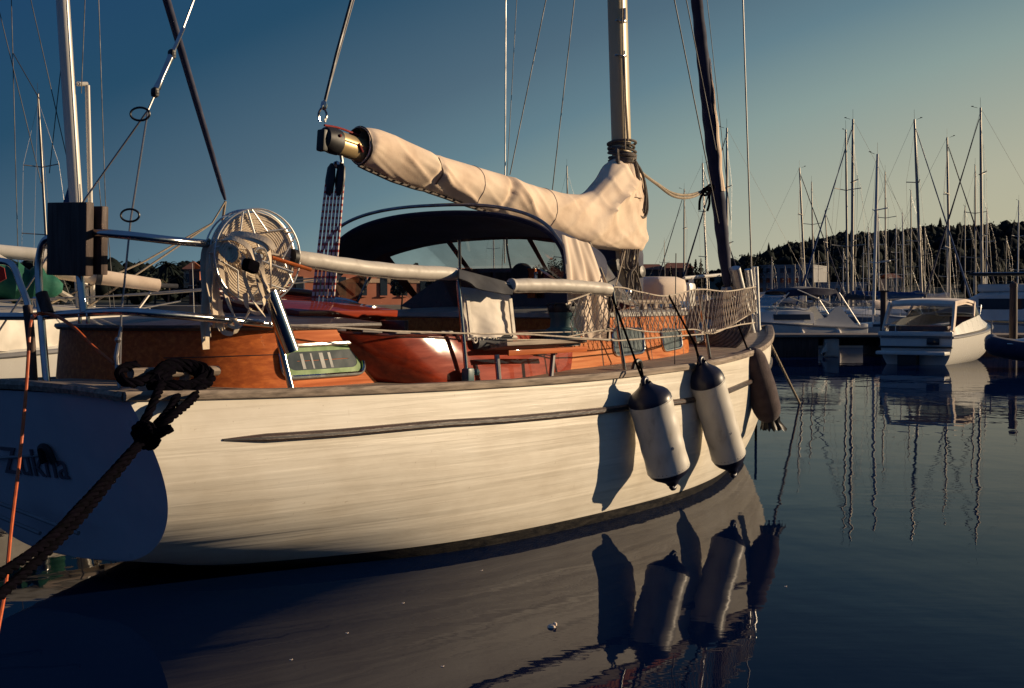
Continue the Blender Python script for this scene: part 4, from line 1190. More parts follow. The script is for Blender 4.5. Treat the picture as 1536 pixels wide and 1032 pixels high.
# reel of flat webbing strapped to the stern rail
c0 = Vector(yw(pv(379, 385, .86))); loc = tuple(c0)
reel = empty('webbing_reel', loc, 0, 'wire reel of cream webbing on the stern rail, its loose straps hanging down', 'reel')
rf = local(loc); rx = Vector((.62, -.785, 0)); e1 = Vector((.785, .62, 0)); e2 = Vector((0, 0, 1))
RR = .262
def rp(r, t, h): return c0 + rx * h + e1 * (r * cos(t)) + e2 * (r * sin(t))
m = MB(rf)
prof = [(.035, .05)]
n = 15
for k in range(n):
    r0 = lerp(.05, .243, k / n); r1 = lerp(.05, .243, (k + .7) / n); hh_ = .04 + rnd(-.001, .001)
    prof += [(hh_, r0 + .0005), (hh_ + .0015, (r0 + r1) / 2), (hh_, r1), (hh_ - .003, r1 + .001)]
prof += [(.03, .246), (-.04, .246), (-.04, .05), (.035, .05)]
m.lathe(prof, c0, rx, 56, e1); m.build('webbing_coil', M['tape'], reel, ang=50)
m = MB(rf)
for h in (.062, -.06):
    m.tube([rp(RR, t * pi / 28, h) for t in range(56)], .0055, 8, closed=True)
m.tube([rp(RR * 1.0, t * pi / 28, .0) for t in range(56)], .004, 6, closed=True)
for k in range(5):       # bent wire chevrons of the side frame
    t0 = pi / 2 + k * 2 * pi / 5 + .25; tn = t0 + pi / 5
    a_, b_, c_ = rp(RR, t0 + .10, .062), rp(.15, tn, .066), rp(RR, t0 + 2*pi/5 - .10, .062)
    m.bar(a_, b_, .0048); m.bar(b_, c_, .0048)
    if k == 0: m.bar(rp(RR, t0, .062), rp(.045, t0, .09), .0065)
    m.bar(rp(RR, t0, -.06), rp(RR, t0, .062), .0055)
m.tube([rp(.045, t * pi / 12, .09) for t in range(24)], .009, 8, closed=True); m.bar(rp(0, 0, -.12), rp(0, 0, .10), .012)
m.bar(rp(.045, 3.4, .1), rp(.2, -.45, .13), .007)
m.build('wire_cage', M['steelpale'], reel)
m = MB(rf); m.bar(rp(.06, -.1, .11), rp(.32, -.22, .10), .011); m.build('crank_handle', M['mahog'], reel)
def rpx(x, y, o=0):  # point near the reel plane under a pixel
    w = Vector(at(x, y, loc[1] - o)); return w
def strap(name, pix, w=.034, o=.12, tw=0, wd=(1, 0, .2)):
    m = MB(rf); pts = smooth([rpx(p[0], p[1], o + (p[2] if len(p) > 2 else 0)) for p in pix], 8)
    ribbon(m, pts, w, lambda t: (cos(tw * t), sin(tw * t) * .8, .25 + .5 * sin(tw * t)), .0022)
    m.build(name, M['tape'], reel, ang=60)
strap('hanging_strap', [(330, 366), (312, 372), (308, 400), (310, 440), (307, 480), (309, 524)], .055, .14, 1.2)
strap('hanging_strap', [(338, 362), (318, 366), (312, 400), (320, 440), (327, 475), (333, 496)], .075, .13, 1.6)
strap('hanging_strap', [(352, 364), (328, 372), (322, 410), (318, 455), (322, 492)], .034, .15, 2.2)
strap('hanging_strap', [(322, 372), (340, 356), (368, 356), (394, 366), (404, 382), (406, 410), (406, 432)], .03, .17, 2.0)
strap('hanging_strap', [(332, 368), (352, 374), (366, 396), (368, 420), (380, 450), (398, 476), (408, 490)], .03, .18, 2.6)
strap('hanging_strap', [(320, 380), (330, 362), (352, 358), (374, 372), (384, 394)], .03, .2, 1.5)
strap('hanging_strap', [(336, 376), (346, 392), (342, 372), (350, 366), (364, 384), (366, 398)], .03, .2, 3)
strap('hanging_strap', [(386, 380), (392, 400), (396, 420), (404, 440), (398, 448)], .03, .16, 2.4)
strap('hanging_strap', [(330, 450), (332, 470), (345, 488), (360, 490), (370, 474), (376, 462)], .024, .12, 2.0)
strap('hanging_strap', [(330, 486), (336, 498), (350, 500), (356, 490), (352, 478)], .028, .12, 1.0)
strap('hanging_strap', [(326, 366), (316, 380), (314, 420), (316, 450), (313, 485), (312, 505)], .045, .16, 2.4)
strap('hanging_strap', [(345, 360), (332, 380), (334, 420), (342, 452), (352, 475)], .03, .17, 2.0)
strap('hanging_strap', [(372, 372), (384, 400), (390, 430), (396, 455), (388, 470), (372, 462), (368, 440)], .032, .15, 2.8)
strap('hanging_strap', [(318, 378), (326, 364), (344, 352), (372, 352), (398, 360), (412, 374)], .036, .16, 1.2)
m = MB(rf)
for k in range(4): m.tube([rpx(338 + 3 * k + 9 * cos(t * .7), 372 + 3 * k + 12 * sin(t * .7), .19 + .004 * k) for t in range(9)], .009, 6, closed=True)
m.build('strap_knot', M['tape'], reel)

# pale canvas bag hooked on the rail
loc = yw(pv(732, 470, 1.22)); bagr = empty('canvas_bag', loc, 0, 'pale canvas bag with white edge straps hooked over the rail beside the winch', 'bag')
bf = ylocal(loc)
def bagp(a, b, o=0):
    tl, tr, br, bl = (692, 430), (766, 440), (771, 504), (701, 508)
    x = lerp(lerp(tl[0], tr[0], b), lerp(bl[0], br[0], b), a); y = lerp(lerp(tl[1], tr[1], b), lerp(bl[1], br[1], b), a)
    p = pv(x, y, 1.07)
    w = .018 * sin(b * 13 + a * 2) * a * (1 - a * .3) + .045 * sin(pi * b) * (.4 + .6 * a) + .02 * (fbm(a * 4, b * 4) - .5) * 2
    return (p[0], p[1] + w - o, p[2])
m = MB(bf)
A = [[bagp(i / 26, j / 26) for j in range(27)] for i in range(27)]; B = [[bagp(i / 26, j / 26, .03 * sin(pi * max(.02, min(.98, i / 26))) + .012) for j in range(27)] for i in range(27)]
m.grid(A); m.grid([r_[::-1] for r_ in B]); m.grid([A[0], B[0]]); m.grid([A[-1], B[-1]]); m.grid([[r_[0] for r_ in A], [r_[0] for r_ in B]]); m.grid([[r_[-1] for r_ in A], [r_[-1] for r_ in B]])
m.build('cloth', M['bagcloth'], bagr, ang=60)
for x0, x1 in ((701, 707), (765, 771)):
    m = MB(bf); p, q = pv(x0, 448, 1.112), pv(x1, 505, 1.12); ribbon(m, [p, vl(p, q, .5), q], .034, (1, 0, 0), .006); m.build('edge_strap', M['pad'], bagr)
m = MB(bf); m.tube([pv(700, 508, 1.10), pv(774, 506, 1.10)], .012, 8)
for k in range(5): c = pv(712 + 9 * k + rnd(-2, 2), 510, 1.11); m.tube([(c[0] + .02 * cos(t * .7), c[1] + .01, c[2] + .018 * sin(t * .7)) for t in range(9)], .006, 6, closed=True)
m.build('loop_rod', M['pad'], bagr)
m = MB(bf); m.tube([pv(712, 515, 1.09), pv(740, 516, 1.10), pv(762, 510, 1.10)], .04, 12); m.build('bag_roll', M['greycloth'], bagr)

# cords and ropes
loc = yw((.1, .1, 1.4)); f = ylocal(loc); fw = local(loc)
m = MB(fw)
op = [yw(pu(171, 546, .12)), yw(pu(140, 520, .08)), yw(pu(112, 492, .06)), yw(pu(84, 474, .09)), yw(pu(60, 470, .08)), at(48, 478, 7.35), at(44, 500, 7.3), at(42, 540, 7.25), at(37, 610, 7.1), at(28, 700, 6.9), at(17, 790, 6.6), at(8, 880, 6.3), at(-6, 960, 6.0)]
m.tube(smooth(op, 8), .0095, 8)
o = m.build('shore_power_cord', M['orange']); o.location = loc; tag(o, 'thin orange cord looped over the stern rail and hanging down past the transom', 'cord')
loc = yw((.3, .85, 1.15)); f = local(loc)
moor = empty('mooring_rope', loc, 0, 'thick dark mooring rope knotted round the timber bar and led off the stern', 'rope')
yq = lambda x, y, v: yw(pv(x, y, v))
m = MB(f)
for k, (x0, x1, dy) in enumerate(((232, 300, 0), (240, 312, 4), (246, 306, 9), (226, 296, 13))):   # turns round the bar
    c = [yq(x0, 566 + dy, .80 + .01 * k), yq(x0 + 14, 549 + dy * .4, .76), yq((x0 + x1) / 2, 544 + dy * .5, .74), yq(x1 - 4, 550 + dy * .5, .76), yq(x1 + 4, 566 + dy, .82), yq(x1 - 16, 578 + dy * .5, .86), yq((x0 + x1) / 2, 577 + dy * .6, .87), yq(x0 + 12, 578 + dy * .4, .85), yq(x0, 566 + dy, .80)]
    m.rope(smooth(c, 6), .027)
m.rope(smooth([yq(205, 548, .70), yq(186, 552, .72), yq(178, 562, .76), yq(190, 574, .8), yq(214, 572, .8), yq(232, 560, .76)], 6), .026)
m.build('turn', M['darkrope'], moor)
kn = at(215, 655, 7.0)
m = MB(f)
m.rope(smooth([yq(243, 575, .86), yq(232, 600, .99), at(218, 630, 7.02), at(207, 650, 7.0)], 6), .024)
m.rope(smooth([yq(268, 585, .88), yq(258, 610, 1.0), at(240, 632, 7.03), at(217, 655, 6.99)], 6), .024)
m.rope(smooth([yq(303, 578, .86), yq(287, 600, .99), at(255, 627, 7.05), at(225, 655, 6.99)], 6), .024)
m.rope(smooth([at(205, 665, 7.0), at(228, 655, 6.96), at(245, 648, 6.95), at(257, 641, 6.96)], 6), .024)
m.build('strand', M['darkrope'], moor)
m = MB(f)
for k in range(3):
    m.rope([at(216 + 14 * cos(t * pi / 8) + 3 * k, 653 + 12 * sin(t * pi / 8) + (k - 1) * 5, 6.97 + .04 * sin(t * pi / 8)) for t in range(17)], .022)
m.build('knot', M['darkrope'], moor)
m = MB(f)
m.rope(smooth([at(214, 658, 6.97), at(178, 698, 6.75), at(128, 752, 6.4), at(70, 812, 6.0), at(0, 862, 5.6), at(-50, 895, 5.3)], 8), .023)
m.rope(smooth([at(212, 664, 6.95), at(170, 716, 6.7), at(120, 778, 6.35), at(60, 838, 5.95), at(0, 893, 5.55), at(-50, 935, 5.3)], 8), .023)
m.build('shore_line', M['darkrope'], moor)
loc = yw((9.9, .1, 1.1)); f = local(loc); m = MB(f)
m.rope(smooth([yw((9.93, .03, 1.12)), vl(yw((9.93, .03, 1.12)), at_z(1200, 606, 0), .5), at_z(1200, 606, -.02)], 6), .018)
o = m.build('bow_line', M['tanrope']); o.location = loc; tag(o, 'tan mooring line running from the bow down into the water', 'rope')
m = MB(f); p = at(1134, 600, 16.3); m.rope([p, (p[0], p[1], -.3)], .016)
o = m.build('anchor_rope', M['darkrope']); o.location = loc; tag(o, 'dark rope hanging straight down into the water just under the bow', 'rope')
# loose rope on the winch platform
loc = yw((3.1, 1.15, 1.3)); f = ylocal(loc); m = MB(f)
pts = [(3.05 + .30 * sin(t * .9 + .3) * (1 - .02 * t), 1.13 + .075 * sin(t * 1.9), 1.297 + .010 * (t % 3) + .012 * abs(sin(t * 2.3))) for t in range(26)]
m.tube(smooth(pts, 5), .0075, 6)
o = m.build('loose_rope', M['greyrope']); o.location = loc; tag(o, 'loose thin rope heaped on the wooden platform beside the winch', 'rope')
# line from the mast collar to the jib, with hanging loops
loc = yw((7.5, 0, 2.6)); f = ylocal(loc); root = empty('lashing_line', loc, 0, 'tan line sagging between mast collar and furled jib, with a spare loop hanging', 'rope')
m = MB(f); z0 = pv(962, 258, .1); z1 = pv(1066, 282, .02)
for dy, dv in ((0, 0), (4, .03)):
    m.tube(smooth([pv(948, 238, .12), z0, pv(985, 275 + dy * .3, .05 + dv), pv(1010, 290 + dy, .04 + dv), pv(1036, 292 + dy, .03 + dv), z1], 8), .0135, 7)
m.build('sagging_line', M['tanrope'], root)
m = MB(f)
for w, h in ((0, 0), (4, -8)):
    m.tube(smooth([pv(953, 243, .13), pv(959 - w * .3, 270, .13), pv(955 + w, 310, .13), pv(958 + w, 322 + h, .13), pv(966, 326 + h, .13), pv(971 - w, 315, .14), pv(970 - w * .5, 290, .14), pv(964, 262, .14), pv(952, 240, .13)], 6), .0125, 7)
m.build('hanging_loop', M['greyrope'], root)
m = MB(f)
m.tube(smooth([pv(1066, 282, .03), pv(1056, 288, .05), pv(1050, 300, .05), pv(1049, 315, .05)], 5), .013, 7)
m.tube(smooth([pv(1066, 284, .03), pv(1064, 294, .06), pv(1064, 305, .06), pv(1061, 316, .06)], 5), .013, 7)
for k in range(3): m.tube([pv(1058 + 4 * k + 5 * cos(t * pi / 5), 288 - 3 * k + 5 * sin(t * pi / 5), .06 + .03 * sin(t * pi / 5)) for t in range(10)], .012, 6, closed=True)
m.build('tied_end', M['darkrope'], root)
# coil of rope on the foredeck
c = (7.3, .60, 1.22); loc = yw(c); f = ylocal(loc); m = MB(f)
for k in range(10):
    r = .36 - .03 * k
    m.tube([(c[0] + (r * cos(t * pi / 16)) * .6 - .02 * k, c[1] + r * sin(t * pi / 16), c[2] + .13 + .27 * cos(t * pi / 16) * (r / .36) + .004 * k) for t in range(32)], .017, 7, closed=True)
o = m.build('rope_coil', M['greyrope']); o.location = loc; tag(o, 'large grey brown coil of rope leaning on the foredeck by the cabin front', 'rope coil')
# white canister and pale pole on the foredeck
c = pv(984, 432, -.15); loc = yw(c); f = ylocal(loc); root = empty('life_raft_canister', loc, 0, 'rounded beige canister with a blue band standing on the cabin roof before the mast', 'canister')
m = MB(f); m.box((c[0], c[1], c[2] - .03), (.42, .50, .28), Matrix.Rotation(.3, 3, 'Z'), .09); m.build('shell', M['cream'], root, ang=60)
m = MB(f); m.box((c[0], c[1], c[2] - .16), (.43, .51, .06), Matrix.Rotation(.3, 3, 'Z'), .02); m.build('band', M['bluecloth'], root)
m = MB(f); m.box((c[0], c[1], c[2] - .24), (.38, .46, .12), Matrix.Rotation(.3, 3, 'Z'), .01); m.build('cradle', M['darkmahog'], root)
a, b = pv(1026, 417, -.2), pv(1084, 412, -.2); loc = yw(a); f = ylocal(loc); root = empty('whip_antenna', loc, 0, 'slim white pole lying level on a short bracket above the foredeck netting', 'pole')
m = MB(f); m.tube([a, b], .018, 8); m.build('pole', M['white'], root)
m = MB(f); c = vl(a, b, .18); m.tube([(c[0], c[1], 1.30), c], .03, 8); m.box((c[0] - .05, c[1], c[2] - .18), (.16, .1, .25), None, .04); m.build('bracket', M['white'], root)
# debris on the water
p = at_z(827, 941, 0); m = MB(); m.ball((0, 0, 0), .022, 8, (1, .8, .8)); m.ball((.018, .006, .014), .012, 6)
o = m.build('floating_scrap', M['cream']); o.location = p
for px, py in ((722, 856), (663, 1000), (520, 950), (436, 990), (604, 905), (1178, 880)):
    q = o.copy(); COL.objects.link(q); q.location = at_z(px, py, 0); q.scale = (.35, .35, .2); tag(q, 'tiny pale speck among several floating on the dark water', 'scrap', 'specks floating on the water')
tag(o, 'tiny pale scrap floating on the dark water below the hull', 'scrap')
# ------------------------------------------------------------------ other boats
def loft(m, L, B, fs, fb, x0=0, tw=.7, rake=.5, chine=.9, n=24, deck=True):
    """boat hull along +x from the transom at x0; fs/fb freeboard at stern and bow"""
    rows = []
    for i in range(n + 1):
        t = i / n; b = B / 2 * (tw + (1 - tw) * min(1, t / .4) ** .8 if t < .4 else (1 - ((t - .4) / .6) ** 2.3)) + .015
        h = lerp(fs, fb, t ** 1.5); row = []
        for j in range(15):
            a = (j / 7 - 1); s_ = 1 if a > 0 else -1; q = abs(a)
            z = lerp(-.25 * (1 - t), h, q ** 1.5); y = b * (1 - (1 - q) ** 2.2) ** chine * s_
            xx = x0 + L * t - (1 - q) * rake * t ** 3 * 1.2
            row.append((xx, y, z))
        rows.append(row)
    m.grid(rows); m.cap(rows[0])
    if deck: m.grid([[(r_[0][0], lerp(r_[0][1], r_[-1][1], k / 4), r_[0][2] - .03 + .06 * (1 - abs(k / 2 - 1))) for k in range(5)] for r_ in rows])
    return rows
def sloop(label, L=10, mh=12, mastm='alu', jib='navy', cover='cream', hullm='white', mr=.075, fine=False, cabm='white'):
    """moored sailing boat; the origin is at the mast foot on the waterline, bow towards +x"""
    r = empty('moored_sailboat', (0, 0, 0), 0, label, 'sailboat')
    x0 = -L * .58; B = L * .31
    m = MB(); loft(m, L, B, L * .085, L * .11, x0, .62); h = m.build('hull', M[hullm], r, ang=50)
    if fine:
        m = MB(); m.tube([(x0 + L * t, -(B / 2) * (.62 + .38 * min(1, t / .4) ** .8 if t < .4 else (1 - ((t - .4) / .6) ** 2.3)) - .02, lerp(L*.085, L*.11, t ** 1.5) - .06) for t in [k / 30 for k in range(30)]], .03, 6); m.build('gunwale', M['greytrim'], h)
    m = MB(); zc = L * .085; rows = []
    for xx, w, hh_ in ((-.30, .25, .05), (-.26, .26, .42), (-.05, .25, .5), (.1, .2, .4), (.22, .08, .06)):
        x = L * xx; w *= L; hh_ *= L * .085
        rows.append([(x, w * .36 * a, zc + b * hh_) for a, b in ((-1.1, 0), (-1, .9), (-.8, 1), (0, 1.12), (.8, 1), (1, .9), (1.1, 0))])
    m.grid(rows); m.cap(rows[0]); cb = m.build('cabin', M[cabm], r, ang=50)
    for sd in (1, -1):
        m = MB(); rows = []
        for xx, w in ((-.2, .26), (-.05, .25), (.06, .215)):
            rows.append([(L * xx, w * L * .36 * f * sd * 1.02, zc + L * .085 * g) for f, g in ((1.055, .16), (1.01, .36))])
        m.grid(rows); m.build('window', M['glass'], cb, fix=False)
    zt = mh
    m = MB(); m.tube([(-.02 * k, 0, lerp(zc, zt, k / 8)) for k in range(9)], [mr] * 7 + [mr * .85, mr * .7], 10); mt = m.build('mast', M[mastm], r)
    for z, w in ((.42, .11), (.70, .085)):
        m = MB(); m.tube([(-.35, -w * L, zt * z + .1), (0, 0, zt * z), (-.35, w * L, zt * z + .1)], .028, 6); m.build('spreader', M[mastm], mt)
    m = MB(); m.bar((-.16, 0, zt), (-.16, 0, zt + .55), .008, 5); m.bar((.0, 0, zt), (.26, 0, zt + .08), .012, 5); m.box((.26, 0, zt + .10), (.12, .03, .04)); m.build('masthead_vane', M['darkwire'], mt)
    m = MB()
    for sd in (1, -1):
        m.tube([(-.05, sd * B * .46, zc), (-.35, sd * .085 * L, zt * .70 + .1), (-.1, 0, zt * .97)], .007, 4)
        m.tube([(-.3, sd * B * .45, zc), (-.05, 0, zt * .42)], .006, 4)
    m.tube([(x0 + .1, 0, zc + .1), (-.16, 0, zt)], .007, 4)
    m.tube([(L * .312, 0, L * .11), (-.1, 0, zt * .97)], .007, 4)
    m.build('rigging', M['wire'], r)
    m = MB(); bz = zc + 1.05; m.bar((-.05, 0, bz), (-L * .42, 0, bz + .1), .06, 8); bo = m.build('boom', M[mastm], r)
    if cover:
        m = MB(); m.tube([(lerp(-.0, -L * .40, k / 12), 0, bz + .12 - .01 * k + .02 * sin(k * 2)) for k in range(13)], [.2 - .008 * k + .015 * sin(k * 2.1) for k in range(13)], 10, sx=1, sy=.7); m.build('sail_cover', M[cover], bo)
    if jib:
        m = MB(); a = Vector((L * .31, 0, L * .11 + .35)); b = Vector((-.08, 0, zt * .95))
        m.tube([a.lerp(b, k / 20) for k in range(21)], [.04] + [lerp(.062, .022, k / 20) + .004 * sin(k * 2) for k in range(1, 20)] + [.02], 8); m.build('furled_jib', M[jib], r)
    m = MB()
    for sd in (1, -1):
        m.tube([(L * .40, .05 * sd, L * .11 + .6), (L * .25, B * .33 * sd, L * .10 + .6), (0, B * .47 * sd, L * .09 + .6), (x0 + .2, B * .33 * sd, L * .085 + .6)], .012, 5)
        for t in (.40, .25, .1, -.1, -.3, -.5): m.bar((L * t, B * interp([-.58, -.2, .1, .25, .42], [.31, .47, .46, .33, .02], t) * sd, L * .09), (L * t, B * interp([-.58, -.2, .1, .25, .42], [.31, .47, .46, .33, .02], t) * sd, L * .1 + .6), .01, 5)
    m.build('guard_rail', M['steeldull'], r)
    return r
def put(o, px, pyt, pxt, zt, d=None, yaw=0, mh=12.0):
    """stand a moored sailboat so that its mast foot is under px and its masthead at (pxt, pyt)"""
    d = d or max(58, min(235, (zt - HC) * FPX / (YH - pyt)))
    z = HC + (YH - pyt) * d / FPX; x = (px - 768) * d / FPX; xt = (pxt - 768) * d / FPX
    s_ = z / mh; ln = math.atan2(xt - x, z)
    o.matrix_world = Matrix.Translation((x, d, 0)) @ Matrix.Rotation(ln, 4, 'Y') @ Matrix.Rotation(yaw, 4, 'Z') @ Matrix.Scale(s_, 4)
GB = 'sailboats moored across the harbour'
pr = {}
pr['R'] = sloop('x', jib='navy', mastm='alu'); pr['B'] = sloop('x', jib='bluecloth', cover='bluecloth', mastm='alu', mr=.085)
pr['N'] = sloop('x', jib=None, mastm='whitemast', cover='cream'); pr['T'] = sloop('x', jib=None, mastm='alu', cover='greycloth', mr=.065, hullm='greytrim')
# (proto, yaw deg, foot px, top px, top py, masthead height, label)
FL = [
 ('R', -10, 1210, 1201, 252, 10.5, 'pale masted sailboat before the apartment block, its dark furled jib slanting right'),
 ('T', 80, 1221, 1216, 274, 10.5, 'thin dark masted sailboat just right of the one before the white apartment block'),
 ('R', -20, 1245, 1239, 315, 10, 'short sailboat, jib furled to the right, between apartment block and tall mast pair'),
 ('T', 100, 1272, 1265, 196, 11, 'dark masted sailboat hard against the left side of the tallest mast of the left cluster'),
 ('B', 170, 1278, 1273, 180, 12, 'tallest sailboat of the left cluster, two spreaders and a blue furled jib slanting left'),
 ('T', 75, 1329, 1326, 259, 10.5, 'slim bare masted sailboat standing alone left of the sports cruiser roof'),
 ('N', 95, 1319, 1315, 320, 9.5, 'white masted sailboat of middling height just left of the lone slim mast'),
 ('N', 85, 1304, 1301, 341, 9.5, 'low white masted sailboat behind the grey sloop, its masthead at the tree line'),
 ('N', 105, 1294, 1294, 370, 9, 'white masted sailboat with its masthead below the tree line, behind the cream tied sail'),
 ('N', 90, 1264, 1264, 373, 9, 'white masted sailboat wholly against dark trees, under the crossing of the blue furled jib'),
 ('T', 80, 1227, 1227, 376, 9, 'small grey masted sailboat at the right corner of the white apartment block'),
 ('N', 90, 1158, 1157, 385, 8.5, 'short white masted sailboat before the left edge of the white apartment block'),
 ('T', 100, 1178, 1177, 399, 8.5, 'very short grey masted sailboat before the middle of the white apartment block'),
 ('T', 85, 1192, 1192, 396, 8.5, 'very short grey masted sailboat right of the middle of the white apartment block'),
 ('N', 95, 1336, 1336, 412, 8, 'small white masted sailboat low behind the left corner of the sports cruiser roof'),
 ('B', 10, 1384, 1373, 180, 12, 'tall sailboat above the sports cruiser with a blue furled jib slanting right'),
 ('T', 90, 1367, 1364, 286, 10, 'sailboat with a crossbar masthead just left of the tall one above the sports cruiser'),
 ('N', 80, 1357, 1352, 320, 9.5, 'pale slanting sailboat mast, second to the left of the tall one above the sports cruiser'),
 ('N', 100, 1345, 1342, 338, 9.5, 'pale sailboat mast reaching the tree tops over the sports cruiser roof  left end'),
 ('T', 90, 1387, 1386, 342, 9.5, 'sailboat half hidden directly behind the tall one above the sports cruiser'),
 ('R', -15, 1425, 1422, 207, 11.5, 'thin masted sailboat over the right half of the sports cruiser, its dark jib slanting right'),
 ('N', 85, 1421, 1419, 330, 9.5, 'low sailboat mast close along the left side of the thin mast over the sports cruiser'),
 ('T', 95, 1447, 1445, 309, 10, 'sailboat of middling height just left of the tallest mast on the right'),
 ('R', 165, 1474, 1463, 163, 12.5, 'tallest sailboat on the right, with one long spreader and a dark furled jib slanting left'),
 ('T', 80, 1463, 1460, 249, 11, 'sailboat mast partly hidden by the furled jib of the tallest sailboat on the right'),
 ('N', 95, 1480, 1478, 313, 9.5, 'sailboat mast immediately right of the tallest sailboat on the right'),
 ('T', 85, 1508, 1508, 354, 9, 'short grey sailboat mast against the trees above the flybridge cruiser'),
 ('N', 100, 1526, 1525, 301, 10, 'pale masted sailboat at the right edge of the picture with a short crossbar'),
 ('R', 170, 1026, 1023, 284, 10.5, 'white masted sailboat between sail cover and near furled jib, its own jib slanting left'),
 ('T', 85, 998, 996, 361, 9, 'very short sailboat mast close to the front edge of the tan sail cover'),
 ('R', 5, 1062, 1056, 245, 11, 'dark masted sailboat standing left against the furled jib of the near yacht'),
 ('R', 175, 1091, 1085, 193, 12, 'dark masted sailboat just right of the near yacht furled jib, with two spreaders'),
 ('T', 90, 854, 850, 250, 11, 'sailboat with only its masthead showing above the middle of the tan sail cover'),
 ('N', 85, 742, 740, 330, 10, 'sailboat whose mast shows through the clear window of the spray hood'),
]
used = set()
for p, yawd, fx, tx, ty, zt, lab in FL:
    o = pr[p] if p not in used else copy_tree(pr[p]); used.add(p)
    put(o, fx, ty, tx, zt, yaw=R(yawd)); tag(o, lab, 'sailboat', GB)
# neighbours on the left
nb = sloop('white yacht moored behind on the left with thick white mast and dark furled genoa', L=11.5, mh=13.2, mastm='whitemast', jib='navy', cover=None, mr=.088, fine=True)
nb.name = 'neighbour_yacht'; nb['category'] = 'yacht'
d = 19.0; x = (133 - 768) * d / FPX
nb.matrix_world = Matrix.Translation((x, d, 0)) @ Matrix.Rotation(R(-2.6), 4, 'Y') @ Matrix.Rotation(R(50), 4, 'Z')
nl = Matrix(nb.matrix_world).inverted(); NI = lambda p: tuple(nl @ Vector(p))
for ch in [q for q in bpy.data.objects if q.name.startswith('spreader') and q.parent and q.parent.parent is nb]: bpy.data.objects.remove(ch)
for ch in list(nb.children):
    if ch.name.startswith(('boom', 'furled_jib', 'rigging')):
        for g in list(ch.children): bpy.data.objects.remove(g)
        bpy.data.objects.remove(ch)
def npart(name, mt, fn, ang=40, par=nb):
    m = MB(NI); fn(m); return m.build(name, M[mt], par, ang)
ab = lambda x, y, dd=d: at(x, y, dd)
nd = lambda x: 15.35 + (x + 80) * .0105
npart('boom', 'whitemast', lambda m: m.tube([ab(-160, 362, 17.6), ab(118, 388, 18.9)], .088, 16))
npart('furled_jib', 'navy', lambda m: m.tube([vl(ab(338, 300, 20.5), ab(250, 0, 19.6), t) for t in (0, .05, .5, 1, 2.2)], [.02, .035, .05, .058, .05], 12))
npart('jib_sheet', 'tanrope', lambda m: (m.tube([ab(338, 302, 20.4), ab(318, 335, 20.2), ab(215, 393, 19.4), ab(60, 462, 18.6)], .014, 6), m.tube([ab(318, 335, 20.2), ab(210, 408, 19.3), ab(120, 468, 18.9)], .014, 6), m.tube([ab(338, 302, 20.4), ab(334, 330, 20.5), ab(345, 420, 21)], .02, 6)))
npart('mast_tube', 'whitemast', lambda m: (m.tube([ab(131, 128, 19.1), ab(140, 480, 19.1)], .034, 10), m.bar(ab(116, 126, 19), ab(131, 126, 19.1), .03)))
npart('spinnaker_pole', 'canvas', lambda m: (m.tube([ab(58, 402, 18.4), ab(110, 410, 18.6), ab(238, 428, 19.3)], [.10, .105, .085], 12),))
npart('pole_collar', 'greycloth', lambda m: (m.tube([ab(144, 414.6, 18.75), ab(152, 415.6, 18.78)], .107, 12), m.bar(ab(238, 428, 19.3), ab(266, 429, 19.5), .03)))
npart('strut', 'pad', lambda m: (m.bar(ab(-20, 375, 18), ab(108, 448, 18.6), .035), m.bar(ab(-20, 392, 18), ab(100, 452, 18.6), .02)))
def frac(a, b, t): return vl(a, b, t)
npart('rigging', 'darkwire', lambda m: [m.tube([ab(*a), ab(*b)], .006, 5) for a, b in (((16, -40), (28, 420)), ((-10, -20), (62, 275)), ((44, -10), (108, 270)), ((130, -60), (122, 140)), ((146, -60), (158, 300)), ((158, 300), (172, 470)), ((148, 270), (166, 470)), ((96, 60), (74, 260)), ((20, 80), (60, 150)))])
npart('sail_bag', 'bluecloth', lambda m: m.prism([ab(108, 262), ab(113, 310), ab(92, 312)], (0, .15, 0)))
npart('green_cover', 'greencloth', lambda m: m.tube([vl(ab(-120, 408, 17.7), ab(94, 432, 18.3), k / 24) for k in range(25)], [(.22 + .035 * sin(k * 1.7) + .02 * sin(k * 4.1)) * min(1, .25 + (24 - k) / 5) for k in range(25)], 14, sx=1.05), 60)
npart('red_pennant', 'redcloth', lambda m: m.prism([ab(-6, 396, 17.3), ab(6, 402, 17.3), ab(9, 418, 17.3), ab(-2, 424, 17.3)], (0, .02, 0)))
npart('deck_rail', 'steeldull', lambda m: (m.tube([ab(-20, 430, 18), ab(42, 458, 18), ab(90, 475, 18.2)], .016, 6), m.tube([ab(130, 462, 18.4), ab(215, 462, 20), ab(270, 452, 22)], .014, 6), m.tube([ab(195, 480, 19), ab(226, 438, 19.4)], .02, 6)) + tuple(m.bar(ab(140 + 28 * k, 462, 18.5 + .6 * k), ab(141 + 28 * k, 480, 18.5 + .6 * k), .012) for k in range(4)))
npart('deck_hatch', 'glass', lambda m: m.prism([ab(x, y, nd(x) - .03) for x, y in ((30, 500), (92, 494), (96, 507), (36, 512))], (-.02, -.03, 0)))
npart('coachroof', 'deckcream', lambda m: m.prism([ab(x, y, nd(x)) for x, y in ((-80, 524), (-80, 480), (60, 465), (108, 468), (225, 476), (262, 500), (235, 535))], (-1.3, 1.0, .14)), 30)
for k, (ya, yb) in enumerate(((487, 480), (519, 511), (500, 494))):  # bars added to draw shadow lines across the coachroof face
    npart('coachroof_shadow_line', 'greytrim' if k else 'teak', lambda m: m.bar(ab(-60, ya, nd(-60) - .03), ab(150, yb, nd(150) - .03), .012 if k else .02))
